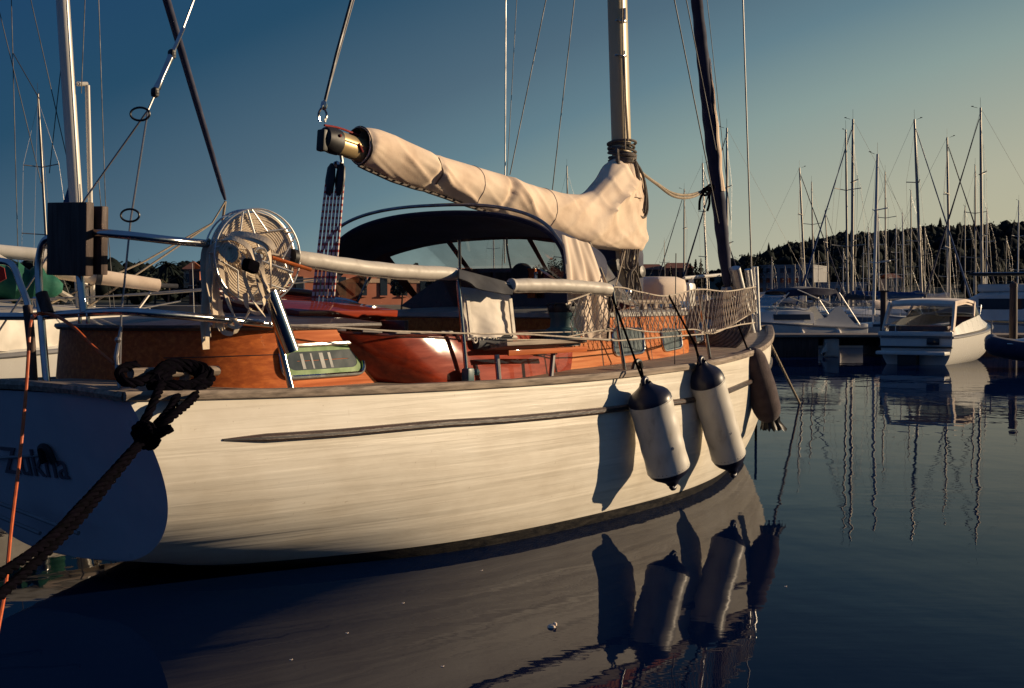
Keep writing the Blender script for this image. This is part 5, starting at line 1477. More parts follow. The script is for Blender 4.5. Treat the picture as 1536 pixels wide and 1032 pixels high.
npart('winch', 'steel', lambda m: m.lathe([(0, .09), (.05, .08), (.1, .1), (.16, .09), (.17, .001)], ab(60, 465, nd(60) + .3), (0, 0, 1), 14))
npart('cleat', 'greytrim', lambda m: m.box(ab(78, 528, nd(78) - .2), (.2, .1, .06), None, .01))
npart('rub_strip', 'greytrim', lambda m: m.bar(ab(-40, 533, 17.2), ab(110, 517, 17.4), .02))
nb2 = copy_tree(pr['T']); tag(nb2, 'sailboat further off on the left with a slim pale mast and one short spreader', 'sailboat', GB)
put(nb2, 77, 143, 61, 12, d=66, yaw=R(100))
nb3 = copy_tree(pr['N']); tag(nb3, 'low sailboat behind the mahogany hatch on the left, with a dark tarpaulin over its deck', 'sailboat', GB); put(nb3, 292, 395, 290, 9, d=62, yaw=R(60))

# ---------------------------------------------------------------- motor boats on the right
def place(o, px, d, yaw): o.location = ((px - 768) * d / FPX, d, 0); o.rotation_euler = (0, 0, yaw)
GM = 'motor boats moored on the far pontoon'
def cruiser(label, name, L=5.6, B=2.2, hullm='white', canopy='navy', fly=False, arch_=False):
    r = empty(name, (0, 0, 0), 0, label, 'motor boat', GM)
    m = MB(); loft(m, L, B, .72, 1.08, 0, .88, .7, .55); h = m.build('hull', M[hullm], r, ang=35)
    m = MB()
    for sd in (1, -1):
        m.tube([(L * t, sd * ((B / 2) * (.88 + .12 * min(1, t / .4) ** .8 if t < .4 else (1 - ((t - .4) / .6) ** 2.3)) + .02), lerp(.72, 1.08, t ** 1.5) - .03) for t in [k / 24 for k in range(24)]], .035, 6)
    m.bar((-.02, -B * .43, .69), (-.02, B * .43, .69), .03); m.build('rub_strake', M['greytrim'], h)
    return r, h
def windows(m, pts): m.cap(pts)
# cabin cruiser with navy canopy, bow to the left
ca, h = cruiser('white cabin cruiser with navy canvas top, bow to the left behind the pontoon', 'cabin_cruiser', 6.0, 2.3)
m = MB(); rows = []
for x, w, z in ((2.0, .86, 1.28), (2.6, .86, 1.36), (3.6, .78, 1.34), (4.4, .55, 1.22), (5.1, .25, 1.02)):
    rows.append([(x, w * a * 1.0, .85 + (z - .85) * b) for a, b in ((-1.12, 0), (-1.0, .85), (-.8, 1), (0, 1.1), (.8, 1), (1.0, .85), (1.12, 0))])
m.grid(rows); m.cap(rows[0]); cab = m.build('cabin', M['white'], ca)
for sd in (1, -1):
    m = MB(); m.grid([[(x, sd * (w * f + .015), z) for f, z in ((1.1, .97), (1.02, 1.16))] for x, w in ((2.15, .86), (2.6, .86), (3.1, .83), (3.5, .79))]); m.build('window', M['glass'], cab, fix=False)
for sd in (1, -1):
    m = MB(); m.prism([(.3, .9 * sd, .72), (.75, .9 * sd, 1.15), (1.0, .9 * sd, 1.45), (1.2, .9 * sd, 1.38), (1.5, .9 * sd, 1.05), (2.0, .9 * sd, .95), (2.0, .9 * sd, .72)], (0, -.06 * sd, 0)); m.build('side_wing', M['white'], ca)
    m = MB(); m.tube(smooth([(3.4, .82 * sd, 1.05), (3.5, .82 * sd, 1.42), (4.8, .6 * sd, 1.45), (5.9, .12 * sd, 1.5)], 4), .016, 6); m.build('bow_rail', M['steelpale'], ca)
    for x in (1.2, 2.6):
        m = MB(); m.lathe([(0, .03), (.05, .09), (.1, .1), (.4, .1), (.45, .08), (.5, .02)], (x, 1.16 * sd, .15), (0, 0, 1), 12); m.build('side_fender', M['bagcloth'], ca)
m = MB(); rows = []
for x, z, w in ((.9, 1.78, .8), (1.1, 2.0, .84), (2.0, 2.06, .86), (2.9, 1.98, .82), (3.0, 1.9, .8)):
    rows.append([(x, w * a, z + .06 * (1 - a * a) - (.22 if abs(a) == 1 else 0)) for a in (-1, -.95, -.5, 0, .5, .95, 1)])
m.grid(rows); m.build('canopy', M['navy'], ca)
m = MB(); m.grid([[(lerp(2.9, 3.7, t), w * a, lerp(1.92, 1.34, t)) for a in (-1, -.5, 0, .5, 1)] for t, w in ((0, .8), (1, .74))]); m.build('windscreen', M['screen'], ca, fix=False)
for sd in (1, -1):
    m = MB(); m.bar((1.3, .84 * sd, 1.5), (2.6, .84 * sd, 2.0), .02); m.bar((2.9, .82 * sd, 1.9), (3.5, .8 * sd, 1.34), .02); m.bar((.2, .85 * sd, .8), (1.0, .84 * sd, 1.9), .02); m.build('canopy_frame', M['steelpale'], ca)
vs, fs = text_mesh('Adriana', extrude=.003, size=.20); w = max(v[0] for v in vs)
m = MB(); m.add([(3.55 - v[0] / w * .95, -1.07 + .02 * 0 - .012 - v[2], .62 + v[1]) for v in vs], fs)
for y in (.35, -.35):
    m2 = MB(); m2.box((-.22, y, .62), (.3, .26, .42), None, .06); m2.box((-.25, y, .2), (.14, .1, .7), None, .03); m2.build('outboard_motor', M['white'], ca)
place(ca, 1278, 50, R(197))
# stern-on sports cruiser
sc, h = cruiser('white sports cruiser seen from astern with a beige hard top over a dark open cockpit', 'sports_cruiser', 6.3, 2.05)
m = MB(); m.box((-.28, 0, .30), (.5, 1.75, .09), None, .03); m.box((-.03, 0, .78), (.16, 1.9, .12), None, .04); m.build('swim_platform', M['white'], sc)
m = MB(); m.box((-.05, 0, .44), (.06, 1.86, .05), None, .01); m.build('stern_stripe', M['black'], sc)
m = MB(); m.tube([(-.07, .5, .84), (-.07, .5, 1.0), (-.07, .8, 1.0), (-.07, .8, .84)], .014, 6); m.build('grab_handle', M['steel'], sc)
m = MB(); m.box((-.30, .1, .05), (.3, .5, .5), None, .05); m.build('drive_leg', M['black'], sc)
m = MB(); m.box((-.065, -.45, .58), (.03, .32, .16), None, .01); m.build('stern_plate', M['glass'], sc)
m = MB()
for sd in (1, -1):
    rows = [[(x, sd * y0, z0), (x, sd * y1, z1)] for x, y0, z0, y1, z1 in ((0, .92, .74, .86, .86), (1.0, .98, .78, .90, 1.06), (2.4, .99, .84, .90, 1.2), (3.4, .9, .9, .72, 1.25), (4.6, .66, .98, .4, 1.18), (5.6, .3, 1.04, .12, 1.1))]
    m.grid(rows)
m.grid([[(x, y1 * a, z1 + .05 * (1 - a * a)) for a in (-1, -.5, 0, .5, 1)] for x, y1, z1 in ((3.2, .76, 1.24), (3.8, .62, 1.25), (4.6, .4, 1.18), (5.6, .12, 1.1))])
m.build('topsides', M['white'], sc, ang=50)
m = MB(); m.box((1.7, 0, .55), (2.8, 1.6, .06), None, 0); m.box((.35, 0, .86), (.5, 1.5, .25), None, .06); m.box((2.8, -.4, 1.0), (.1, .6, .4), None, .03)
m.build('cockpit', M['redcloth'] if False else M['darkmahog'], sc)
m = MB(); rows = []
for x, z, w in ((.5, 1.52, .80), (.62, 1.60, .84), (1.6, 1.66, .86), (2.7, 1.60, .80), (2.85, 1.54, .76)):
    rows.append([(x, w * a, z - (.07 if abs(a) == 1 else 0) + .03 * (1 - a * a)) for a in (-1, -.97, -.5, 0, .5, .97, 1)])
B2 = [[(p[0], p[1] * .97, p[2] - .06) for p in r_] for r_ in rows]
m.grid(rows); m.grid([r_[::-1] for r_ in B2]); m.grid([rows[0], B2[0]]); m.grid([rows[-1], B2[-1]]); m.build('hard_top', M['cream'], sc, ang=50)
for sd in (1, -1):
    m = MB(); ribbon(m, [(.15, .88 * sd, .84), (.35, .86 * sd, 1.2), (.55, .83 * sd, 1.55)], .16, (1, 0, 0), .03)
    m.build('top_pillar', M['cream'], sc)
    m = MB(); ribbon(m, [(2.2, .88 * sd, 1.2), (2.4, .84 * sd, 1.4), (2.6, .8 * sd, 1.58)], .08, (1, 0, 0), .02); m.build('top_pillar', M['cream'], sc)
m = MB(); m.grid([[(lerp(3.3, 2.75, t), w * a, lerp(1.22, 1.56, t)) for a in (-1, -.6, 0, .6, 1)] for t, w in ((0, .76), (1, .7))]); 
for sd in (1, -1): m.grid([[(lerp(1.9, 3.3, k / 4), .87 * sd - .03 * k * sd, 1.14 + .02 * k), (lerp(1.95, 3.0, k / 4), .84 * sd - .03 * k * sd, lerp(1.18, 1.42, min(1, k / 2)))] and [(lerp(1.9, 3.3, k / 4), (.88 - .03 * k) * sd, 1.16 + .02 * k), (lerp(2.1, 2.9, k / 4), (.85 - .025 * k) * sd, lerp(1.2, 1.5, k / 4))] for k in range(5)])
m.build('windscreen', M['screen'], sc, fix=False)
m = MB()
for sd in (1, -1): m.tube([(3.6, .7 * sd, 1.25), (3.7, .7 * sd, 1.5), (5.2, .35 * sd, 1.45), (5.9, .05 * sd, 1.45)], .014, 6)
m.build('bow_rail', M['steelpale'], sc)
place(sc, 1374, 36, R(58))
# flybridge cruiser at the right edge
fc, h = cruiser('white flybridge cruiser with a black bimini top at the right edge behind the timber pile', 'flybridge_cruiser', 8.5, 2.9)
m = MB(); rows = []
for x, w, z in ((1.8, 1.15, 1.9), (2.4, 1.16, 1.95), (4.2, 1.1, 1.92), (5.2, .85, 1.4), (6.6, .4, 1.05)):
    rows.append([(x, w * a, .9 + (z - .9) * b) for a, b in ((-1.05, 0), (-1, .9), (-.85, 1), (0, 1.05), (.85, 1), (1, .9), (1.05, 0))])
m.grid(rows); m.cap(rows[0]); cb = m.build('cabin', M['white'], fc)
for sd in (1, -1):
    m = MB(); m.grid([[(x, sd * (w * 1.03), z) for z in (1.3, 1.7)] for x, w in ((2.1, 1.16), (3.2, 1.14), (4.2, 1.1))]); m.build('window', M['glass'], cb, fix=False)
m = MB(); m.box((3.2, 0, 2.62), (2.8, 2.2, .1), None, .05)
m.build('bimini', M['black'], fc)
for sd in (1, -1):
    m = MB(); m.tube([(2.0, sd, 1.9), (2.0, sd * 1.05, 2.66), (4.4, sd * 1.05, 2.66), (4.4, sd, 1.9)], .022); m.build('bimini_frame', M['steelpale'], fc)
m = MB(); m.tube([(2.0, -1, 2.6), (2.0, -1, 2.9), (2.0, 1, 2.9), (2.0, 1, 2.6)], .03); m.build('antenna_arch', M['steelpale'], fc)
m = MB(); m.box((3.4, 0, 2.1), (1.8, 1.9, .3), None, .1); m.build('flybridge', M['white'], fc)
place(fc, 1655, 52, R(150))
# inflatable
di = empty('inflatable_dinghy', (0, 0, 0), 0, 'dark inflatable dinghy with a white cover at the right edge by the sports cruiser', 'dinghy')
m = MB(); m.tube(smooth([(-1.5, .6, .38), (.6, .6, .4), (1.4, .35, .48), (1.7, 0, .54), (1.4, -.35, .48), (.6, -.6, .4), (-1.5, -.6, .38)], 6), .23, 12); m.build('tube', M['navy'], di, ang=60)
m = MB(); m.box((0, 0, .25), (2.4, .8, .1), None, .02); m.build('floor', M['greytrim'], di)
m = MB(); rows = [[(x, .62 * a, .62 + h_ * (1 - a * a) + .03 * sin(x * 9 + a * 4)) for a in (-1, -.6, -.2, .2, .6, 1)] for x, h_ in ((-1.4, .05), (-.8, .25), (0, .2), (.8, .14), (1.4, .02))]; m.grid(rows); m.build('cover', M['white'], di, ang=60, fix=False)
m = MB(); m.box((-1.75, 0, .5), (.3, .3, .6), None, .08); m.build('outboard_motor', M['black'], di)
place(di, 1606, 33.5, R(160))
bl = empty('blue_motor_boat', (0, 0, 0), 0, 'small boat under a bright blue cover just beyond the bow of the near yacht', 'motor boat', GM)
m = MB(); loft(m, 4.6, 1.9, .6, .9, 0, .85, .5, .6); m.build('hull', M['white'], bl)
m = MB(); rows = []
for x, z, w in ((.3, .75, .8), (1.0, 1.55, .6), (2.0, 1.7, .55), (2.8, 1.2, .65), (4.0, .9, .3)):
    rows.append([(x, w * a, .7 + (z - .7) * (1 - abs(a) ** 3)) for a in (-1, -.6, -.2, .2, .6, 1)])
m.grid(rows); m.build('boat_cover', M['bluecloth'], bl, ang=50)
m = MB(); m.bar((.4, -.85, .7), (.35, -.9, 1.5), .05); m.bar((-.3, -.9, 1.0), (1.1, -.9, 1.0), .04); m.build('stern_davit', M['white'], bl)
place(bl, 1168, 54, R(165))
gs = sloop('grey hulled sloop with cream tied sails lying between the cabin cruiser and the sports cruiser', L=7.5, mh=9.0, mastm='whitemast', jib=None, cover='cream', hullm='white')
gs.matrix_world = Matrix.Translation(((1310 - 768) * 56 / FPX, 56, 0)) @ Matrix.Rotation(R(200), 4, 'Z') @ Matrix.Scale(.82, 4)
gs['group'] = GB
# pontoon, piles, ball fender
po = empty('pontoon', (0, 0, 0), 0, 'low pontoon with a pale deck edge running across behind the bow, dark below', 'pontoon')
x0, x1 = (1120 - 768) * 41 / FPX, (1700 - 768) * 41 / FPX
m = MB(); m.box(((x0 + x1) / 2, 42.2, .60), (x1 - x0, 2.4, .07), None, .01); m.build('decking', M['teak'], po)
m = MB()
for k in range(6):
    a = lerp(x0 + .1, x1 - 1.5, k / 5)
    if k != 1: m.box((a + 1.0, 42.2, .25), (2.0, 2.2, .62), None, .03)
m.box(((x0 + x1) / 2, 42.6, .42), (x1 - x0, 1.4, .25), None, .01)
m.build('float', M['oldwood'], po)
m = MB(); m.box(((1250 - 768) * 41 / FPX, 41.3, .27), (.42, .3, .5), None, .03); m.prism([at(1232, 530, 41), at(1241, 513, 41), at(1241, 527, 41)], (0, .3, 0)); m.build('pale_block', M['cream'], po)  # pale block and wedge in the gap between the floats
pl = MB(); pl.tube([(0, 0, -1), (0, 0, 1.0), (0, 0, 2.05)], [.115, .113, .105], 14); pl.lathe([(0, .12), (.1, .11), (.16, .02), (.165, .001)], (0, 0, 2.0), (0, 0, 1), 14)
o = pl.build('mooring_pile', M['oldwood']); o.location = ((1520 - 768) * 40 / FPX, 40, 0); tag(o, 'dark timber mooring pile standing in front of the flybridge cruiser', 'pile')
pl = MB(); pl.tube([(0, 0, -1), (0, 0, 1.9)], [.10, .10], 12); pl.box((0, 0, 1.92), (.26, .26, .05), None, .01)
o = pl.build('mooring_pile', M['oldwood']); o.location = ((1325 - 768) * 45 / FPX, 45, 0); tag(o, 'dark timber pile rising behind the left side of the sports cruiser', 'pile')
m = MB(); m.ball((0, 0, 0), .17, 16); m.bar((0, 0, .15), (0, 0, .5), .02)
o = m.build('ball_fender', M['greytrim']); o.location = at(1487, 511, 35.0); tag(o, 'round grey ball fender hanging between the sports cruiser and the dinghy', 'fender')
# ------------------------------------------------------------------ water, shore, hills, houses, trees
m = MB(); 
g = [-3000, -400, -60, -10, 10, 60, 400, 3000]
m.grid([[(x, y, 0) for x in g] for y in [-300, -40, 0, 12, 30, 80, 200, 600, 3000]])
M['water'] = water_mat()
o = m.build('water', M['water'], ang=0); o['kind'] = 'structure'
M['earth'] = mat('dark scrub hillside', (.035, .04, .02), (.02, .025, .013), rough=.95, scale=.05, bump=.5, bscale=.3, bdist=1)
M['leaf'] = mat('dark foliage', (.011, .016, .014), (.007, .011, .010), spec=.08, rough=.8, scale=.35)
M['leaf2'] = mat('olive foliage', (.04, .052, .026), (.02, .03, .016), rough=.7, scale=.6)
M['bark'] = mat('bark', (.09, .06, .04), rough=.9, scale=3, bump=.4)
M['terracotta'] = mat('terracotta render', (.42, .15, .085), (.34, .115, .065), rough=.85, scale=.5)
M['sandstone'] = mat('pale stone course', (.52, .36, .24), (.44, .3, .2), rough=.85, scale=.6)
M['tile'] = mat('roof tiles', (.30, .11, .06), (.2, .07, .04), rough=.85, scale=2)
M['render'] = mat('pale render', (.30, .30, .30), (.25, .25, .25), rough=.85, scale=.25)
M['darkwall'] = mat('dull brown wall', (.12, .085, .07), (.08, .06, .05), rough=.85, scale=.4)
M['concrete'] = mat('quay stone', (.22, .2, .17), (.15, .135, .12), rough=.9, scale=.5, bump=.3)
def shore(x): return interp([-200, -40, -8, 12, 40, 120, 300], [108, 108, 118, 190, 255, 260, 255], x)
RPX = [-300, 0, 150, 300, 440, 600, 760, 850, 960, 1050, 1120, 1200, 1300, 1400, 1536, 1900]
RPY = [424, 422, 418, 424, 436, 436, 432, 424, 426, 420, 408, 385, 371, 364, 357, 350]
def ground(x, y):
    px = 768 + FPX * x / y; ys = shore(x); yr = ys * 2.1
    zr = HC + (YH - interp(RPX, RPY, px)) * yr / FPX
    t = max(0, min(1, (y - ys) / (yr - ys)))
    return 1.2 + (zr - 1.2) * (t * t * (3 - 2 * t)) + (1.2 * (fbm(x * .03, y * .03) - .45) * 4 * t)
m = MB(); rows = []
for k in range(29):
    row = []
    for i in range(101):
        px = -900 + 3600 * i / 100; t = k / 24 * 1.12
        # along a ray, from the shore outwards
        y = 110
        for _ in range(12): y = shore((px - 768) * y / FPX)
        y = y * (1 + t * 1.25); x = (px - 768) * y / FPX
        row.append((x, y, ground(x, y) if k else -.5))
    rows.append(row)
m.grid(rows)
o = m.build('hillside', M['earth'], ang=0); o['kind'] = 'structure'
m = MB(); row = []
for i in range(101):
    px = -900 + 3600 * i / 100; y = 110
    for _ in range(12): y = shore((px - 768) * y / FPX)
    row.append(((px - 768) * y / FPX, y))
m.grid([[(x, y - .4, -.5) for x, y in row], [(x, y - .4, 1.25) for x, y in row], [(x, y + 2.5, 1.32) for x, y in row]])
o = m.build('quay', M['concrete'], ang=20); o['kind'] = 'structure'
def crown(m, c, rx, rz, n, sz, cyp=False, rng=random):
    for _ in range(n):
        while True:
            a, b, c2 = rng.uniform(-1, 1), rng.uniform(-1, 1), rng.uniform(-1, 1)
            q = a * a + b * b + c2 * c2
            if .12 < q < 1: break
        if cyp:
            f = (1 - c2) / 2; f = min(1, f * 1.6 + .08); a *= f; b *= f
        p = Vector((c[0] + a * rx, c[1] + b * rx, c[2] + c2 * rz))
        s_ = sz * rng.uniform(.6, 1.3); u = Vector((rng.uniform(-1, 1), rng.uniform(-1, 1), rng.uniform(-.6, 1))).normalized(); w = u.orthogonal().normalized(); u2 = u.cross(w)
        m.add([p + w * s_, p + u2 * s_ * .7, p - w * s_, p - u2 * s_ * .7], [(0, 1, 2, 3)])
rg = random.Random(5)
def core(m, c, rx, rz, cyp, rng):
    rows = []; n = 6
    for i in range(7):
        t = i / 6; w = (min(1, (1 - t) * 1.7) ** .8 * min(1, .35 + t * 3)) if cyp else max(.02, sin(pi * min(.999, .08 + .92 * t))) ** .7
        rows.append([(c[0] + rx * w * cos(2*pi*k/n) * rng.uniform(.72, 1.1), c[1] + rx * w * sin(2*pi*k/n) * rng.uniform(.72, 1.1), c[2] + rz * (2 * t - 1) + rng.uniform(-.12, .12) * rz * (0 < t < 1)) for k in range(n)])
    m.grid(rows, close=True)
m = MB()
for i in range(2600):
    px = rg.uniform(-60, 1640); right = px > 1090
    if not right and rg.random() < .45: continue
    y = 120
    for _ in range(10): y = shore((px - 768) * y / FPX)
    y *= 1.1 + 1.06 * rg.random() ** .55; x = (px - 768) * y / FPX
    z = ground(x, y); grove = fbm(x * .02 + 3, y * .02)
    k = .5 + .75 * rg.random(); hh_ = (5.0 if right else 2.6) * k * (.75 + .6 * grove)
    if right and rg.random() < (.42 if grove > .48 else .08):
        rx, rz = 1.0 * k + .35, hh_ * rg.uniform(.46, .68); core(m, (x, y, z + rz), rx * .85, rz, True, rg); crown(m, (x, y, z + rz), rx * 1.05, rz * 1.02, 22, .30, True, rg)
    else:
        rx = hh_ * .62; sz = .34 if right else .2
        core(m, (x, y, z + hh_ * .45), rx * .86, hh_ * .46, False, rg); crown(m, (x, y, z + hh_ * .48), rx * 1.03, hh_ * .53, 34, sz, False, rg)
o = m.build('wood', M['leaf'], ang=0, fix=False); o['kind'] = 'stuff'; o['label'] = 'dark wood covering the hills behind the harbour'
def tree(name, px, ytop, d, w, label, kind='round', group='trees on the shore'):
    x = (px - 768) * d / FPX; zg = ground(x, d) if d > shore(x) else 1.2; zt = HC + (YH - ytop) * d / FPX; H_ = zt - zg
    r = empty(name, (x, d, zg), 0, label, 'tree', group); m = MB()
    m.tube([(0, 0, -.5), (.1, 0, H_ * .4), (.05, .1, H_ * .8)], [H_ * .035, H_ * .025, H_ * .012], 8)
    for k in range(5): m.tube([(.08, 0, H_ * (.35 + .08 * k)), (w * .5 * cos(k * 2.2), w * .5 * sin(k * 2.2), H_ * (.5 + .09 * k))], [H_ * .012, H_ * .004], 5)
    m.build('trunk', M['bark'], r)
    m = MB()
    if kind == 'cypress': crown(m, (0, 0, H_ * .55), w / 2, H_ * .47, 420, .16, True, rg)
    elif kind == 'palm':
        for k in range(26):
            a = rg.uniform(0, 2 * pi); e = rg.uniform(-.3, 1.1); L_ = w * .6
            pts = [(L_ * t * cos(a) * cos(e), L_ * t * sin(a) * cos(e), H_ * .93 + L_ * t * sin(e) - L_ * .7 * t * t) for t in (0, .25, .5, .75, 1)]
            ribbon(m, pts, .22, (-sin(a), cos(a), 0), .01)
    else:
        for k in range(9): crown(m, (rg.uniform(-.3, .3) * w, rg.uniform(-.3, .3) * w, H_ * rg.uniform(.5, .86)), w * .24, H_ * .16, 130, .14 * max(1, H_ / 7), False, rg)
    m.build('crown', M['leaf'] if kind != 'round' else M['leaf2'], r, ang=0, fix=False)
tree('palm_tree', 252, 396, 112, 2.6, 'dark palm tree standing above the low shore left of the webbing reel', 'palm')
tree('broadleaf_tree', 232, 405, 116, 2.6, 'round dark tree just left of the palm')
tree('broadleaf_tree', 190, 411, 118, 3.2, 'low bushy tree seen between the tan pole and the palm')
tree('broadleaf_tree', 462, 388, 122, 2.2, 'small tree beside the red block just right of the webbing reel')
tree('broadleaf_tree', 624, 391, 122, .9, 'small round tree above the terracotta house seen through the spray hood')
tree('broadleaf_tree', 646, 400, 126, 2.6, 'wide flat tree behind the terracotta house seen through the spray hood')
tree('broadleaf_tree', 602, 412, 108, 1.5, 'bushy dark tree in front of the left part of the terracotta house')
tree('broadleaf_tree', 655, 408, 106, 1.9, 'bushy dark tree in front of the right part of the terracotta house')
tree('cypress_tree', 1035, 393, 215, 1.5, 'narrow dark cypress, leftmost of three between sail cover and furled jib', 'cypress', 'cypresses beyond the netting')
tree('cypress_tree', 1043, 389, 215, 1.6, 'tall dark cypress, middle one of three between sail cover and furled jib', 'cypress', 'cypresses beyond the netting')
tree('cypress_tree', 1051, 388, 216, 1.7, 'tall dark cypress, nearest the furled jib of the three', 'cypress', 'cypresses beyond the netting')
tree('cypress_tree', 1006, 399, 215, 1.2, 'small lone cypress right of the short mast by the tan sail cover', 'cypress', 'cypresses beyond the netting')
tree('stone_pine', 1125, 381, 262, 7, 'broad umbrella shaped pine above the bow posts', 'pine')
tree('stone_pine', 1143, 384, 266, 5, 'lower pine joining the right side of the broad umbrella pine', 'pine')
tree('broadleaf_tree', 838, 384, 205, 4, 'leafy tree seen through the right pane of the spray hood')
tree('broadleaf_tree', 818, 396, 205, 4, 'lower leafy tree at the left of the right spray hood pane')
def house(name, px0, px1, ytop, d, depth, label, wall, roofm=None, rows=0, cols=0, band=None, zb=.9, ww=.5, rz=0):
    x0, x1 = (px0 - 768) * d / FPX, (px1 - 768) * d / FPX; zt = HC + (YH - ytop) * d / FPX
    cx = (x0 + x1) / 2; r = empty(name, (cx, d, zb), rz, label, 'building', 'buildings on the shore'); W = (x1 - x0) / cos(rz); H_ = zt - zb
    m = MB(); m.box((0, depth / 2, H_ / 2), (W, depth, H_)); w = m.build('wall', M[wall], r)
    m = MB()
    if roofm: m.prism([(-W/2 - .2, -.2, H_), (W/2 + .2, -.2, H_), (W/2 - .4, depth / 2, H_ + .9), (-W/2 + .4, depth / 2, H_ + .9)], (0, .02, .1)); m.prism([(-W/2 - .2, depth + .2, H_), (W/2 + .2, depth + .2, H_), (W/2 - .4, depth / 2, H_ + .9), (-W/2 + .4, depth / 2, H_ + .9)], (0, -.02, .1))
    else: m.box((0, depth / 2, H_ + .1), (W + .15, depth + .15, .22), None, .02)
    m.build('roof', M[roofm or wall], r)
    if band:
        m = MB(); m.box((0, -.04, H_ * band), (W + .02, .12, .35)); m.build('stone_band', M['sandstone'], r)
    wm = None
    for i in range(rows):
        for j in range(cols):
            if wm is None:
                m = MB(); hw, hz = W / cols * ww / 2, H_ / rows * .24
                m.box((0, .05, 0), (hw * 2, .16, hz * 2)); wm = m.mesh('window', M['glass'])
                m = MB(); m.box((0, -.05, -hz - .06), (hw * 2 + .2, .2, .1)); sm = m.mesh('sill', M[wall])
            o = bpy.data.objects.new('window', wm); COL.objects.link(o); o.parent = r; o.location = (-W/2 + W * (j + .5) / cols, -.09, H_ * (i + .55) / rows)
            s_ = bpy.data.objects.new('sill', sm); COL.objects.link(s_); s_.parent = o
    return r
house('apartment_block', 1139, 1217, 399, 262, 14, 'pale four storey apartment block at the foot of the wooded hill', 'render', None, 4, 8, zb=.8, rz=R(-22))
house('low_house', 1226, 1300, 425, 258, 8, 'long low pale building right of the apartment block, behind the masts', 'render', None, 1, 9, zb=.8)
house('waterfront_house', 1330, 1352, 418, 258, 6, 'small pale house front behind the masts at the sports cruiser', 'sandstone', 'tile', 2, 2, zb=.8)
house('terracotta_house', 446, 704, 404, 119, 7, 'long terracotta house with a pale stone band, seen beside and through the spray hood', 'terracotta', None, 1, 9, .70, zb=1.1, ww=.34, rz=R(34))
house('terracotta_tower', 470, 499, 392, 124, 4, 'square terracotta block rising behind the long terracotta house', 'terracotta', None, 1, 2, zb=1.1, rz=R(34))
house('dull_house', 300, 436, 424, 119, 7, 'dull brown house front in shade left of the long terracotta house', 'darkwall', None, 1, 8, zb=1.1, ww=.35)
house('red_cottage', 284, 300, 407, 126, 4, 'small red block among the trees left of the webbing reel', 'terracotta', None, 1, 1, zb=1.2)
house('red_villa', 1000, 1040, 403, 222, 7, 'dull red villa half hidden by trees beyond the netting', 'terracotta', 'tile', 2, 4, zb=1.5)
house('grey_villa', 960, 996, 405, 224, 7, 'brown villa at the front edge of the tan sail cover', 'darkwall', 'tile', 2, 3, zb=1.5)
house('hillside_chapel', 276, 290, 405, 150, 5, 'tiny pale gable among trees above the palm', 'sandstone', 'tile', 1, 1, zb=3)

# ------------------------------------------------------------------ light and sky
SAZ, SEL = R(14), R(13.5)      # azimuth from +x towards +y, elevation
sd = Vector((cos(SAZ) * cos(SEL), sin(SAZ) * cos(SEL), sin(SEL)))
ld = bpy.data.lights.new('sun', 'SUN'); ld.energy = 5.0; ld.angle = R(.5); ld.color = (1.0, .765, .50)
lo = bpy.data.objects.new('sun', ld); COL.objects.link(lo); lo.rotation_euler = sd.to_track_quat('Z', 'Y').to_euler(); lo.location = (20, 0, 20)
w = bpy.data.worlds.new('World'); scene.world = w; w.use_nodes = True; t = w.node_tree; t.nodes.clear()
sky = N(t, 'ShaderNodeTexSky', sky_type='NISHITA'); sky.sun_disc = False; sky.sun_elevation = SEL; sky.sun_rotation = pi / 2 - SAZ
sky.air_density = 1.0; sky.dust_density = 1.4; sky.ozone_density = 1.2
bg = N(t, 'ShaderNodeBackground'); bg.inputs[1].default_value = .1
out = N(t, 'ShaderNodeOutputWorld')
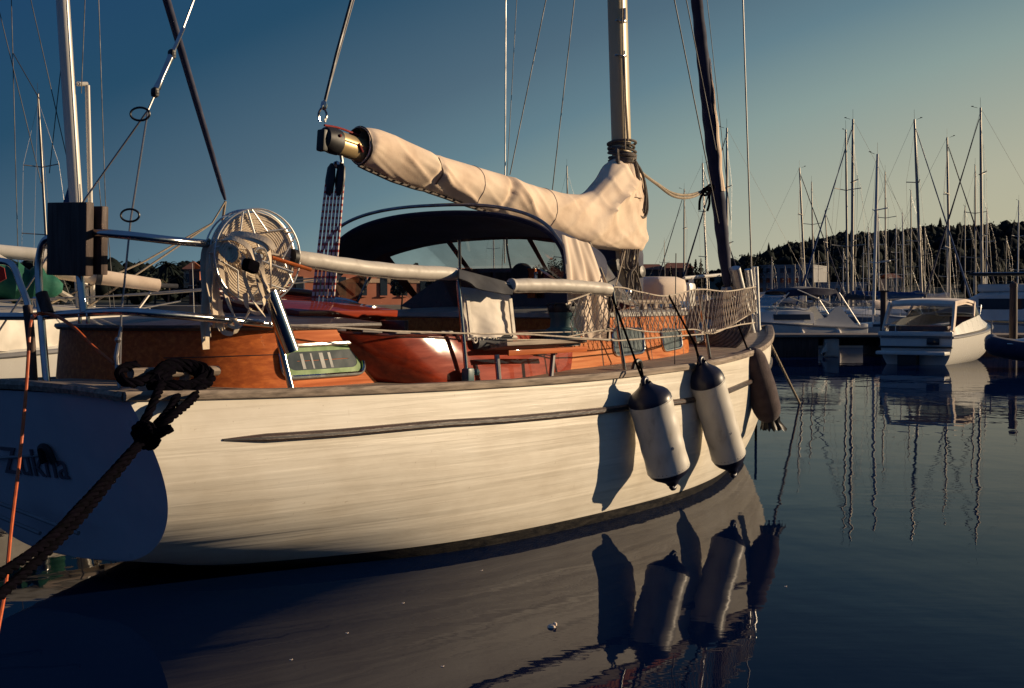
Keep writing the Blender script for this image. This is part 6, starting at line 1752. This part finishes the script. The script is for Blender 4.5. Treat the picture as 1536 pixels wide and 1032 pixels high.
# evening grade of the sky: deep blue overhead and to the left, warm towards the low sun on the right
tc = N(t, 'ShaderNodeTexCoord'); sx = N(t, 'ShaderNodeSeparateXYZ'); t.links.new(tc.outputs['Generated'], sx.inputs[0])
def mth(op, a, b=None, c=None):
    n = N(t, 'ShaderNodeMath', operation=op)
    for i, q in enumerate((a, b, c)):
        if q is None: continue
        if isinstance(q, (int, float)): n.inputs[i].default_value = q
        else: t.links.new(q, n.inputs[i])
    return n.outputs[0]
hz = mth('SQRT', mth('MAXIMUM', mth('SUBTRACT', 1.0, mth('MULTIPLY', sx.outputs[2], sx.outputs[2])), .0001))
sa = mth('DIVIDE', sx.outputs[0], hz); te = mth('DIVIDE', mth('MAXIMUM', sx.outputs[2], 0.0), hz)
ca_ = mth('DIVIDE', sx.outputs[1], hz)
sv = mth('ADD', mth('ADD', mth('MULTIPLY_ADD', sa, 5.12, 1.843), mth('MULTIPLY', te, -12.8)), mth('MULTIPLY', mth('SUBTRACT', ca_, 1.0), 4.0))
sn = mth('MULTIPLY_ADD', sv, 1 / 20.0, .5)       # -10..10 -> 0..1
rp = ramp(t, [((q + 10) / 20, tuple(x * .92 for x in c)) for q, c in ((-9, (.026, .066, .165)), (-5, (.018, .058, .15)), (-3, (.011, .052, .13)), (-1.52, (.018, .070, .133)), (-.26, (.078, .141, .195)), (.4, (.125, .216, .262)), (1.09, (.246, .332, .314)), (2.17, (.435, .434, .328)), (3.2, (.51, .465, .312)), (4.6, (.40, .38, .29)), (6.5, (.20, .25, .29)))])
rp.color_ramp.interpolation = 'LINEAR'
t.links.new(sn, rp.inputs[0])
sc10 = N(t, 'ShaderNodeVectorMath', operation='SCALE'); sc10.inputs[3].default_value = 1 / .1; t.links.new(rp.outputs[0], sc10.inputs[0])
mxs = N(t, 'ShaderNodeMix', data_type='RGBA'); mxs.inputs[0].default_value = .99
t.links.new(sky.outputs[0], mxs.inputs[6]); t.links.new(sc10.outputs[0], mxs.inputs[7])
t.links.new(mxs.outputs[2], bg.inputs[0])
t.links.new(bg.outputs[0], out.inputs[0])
vs_ = scene.view_settings; vs_.view_transform = 'Standard'; vs_.look = 'None'; vs_.exposure = .12; vs_.gamma = 1
scene.cycles.use_denoising = True
scene.cycles.caustics_reflective = True; scene.cycles.caustics_refractive = False
scene.cycles.blur_glossy = .06
scene.cycles.max_bounces = 8; scene.cycles.transparent_max_bounces = 12
scene.cycles.sample_clamp_indirect = 4
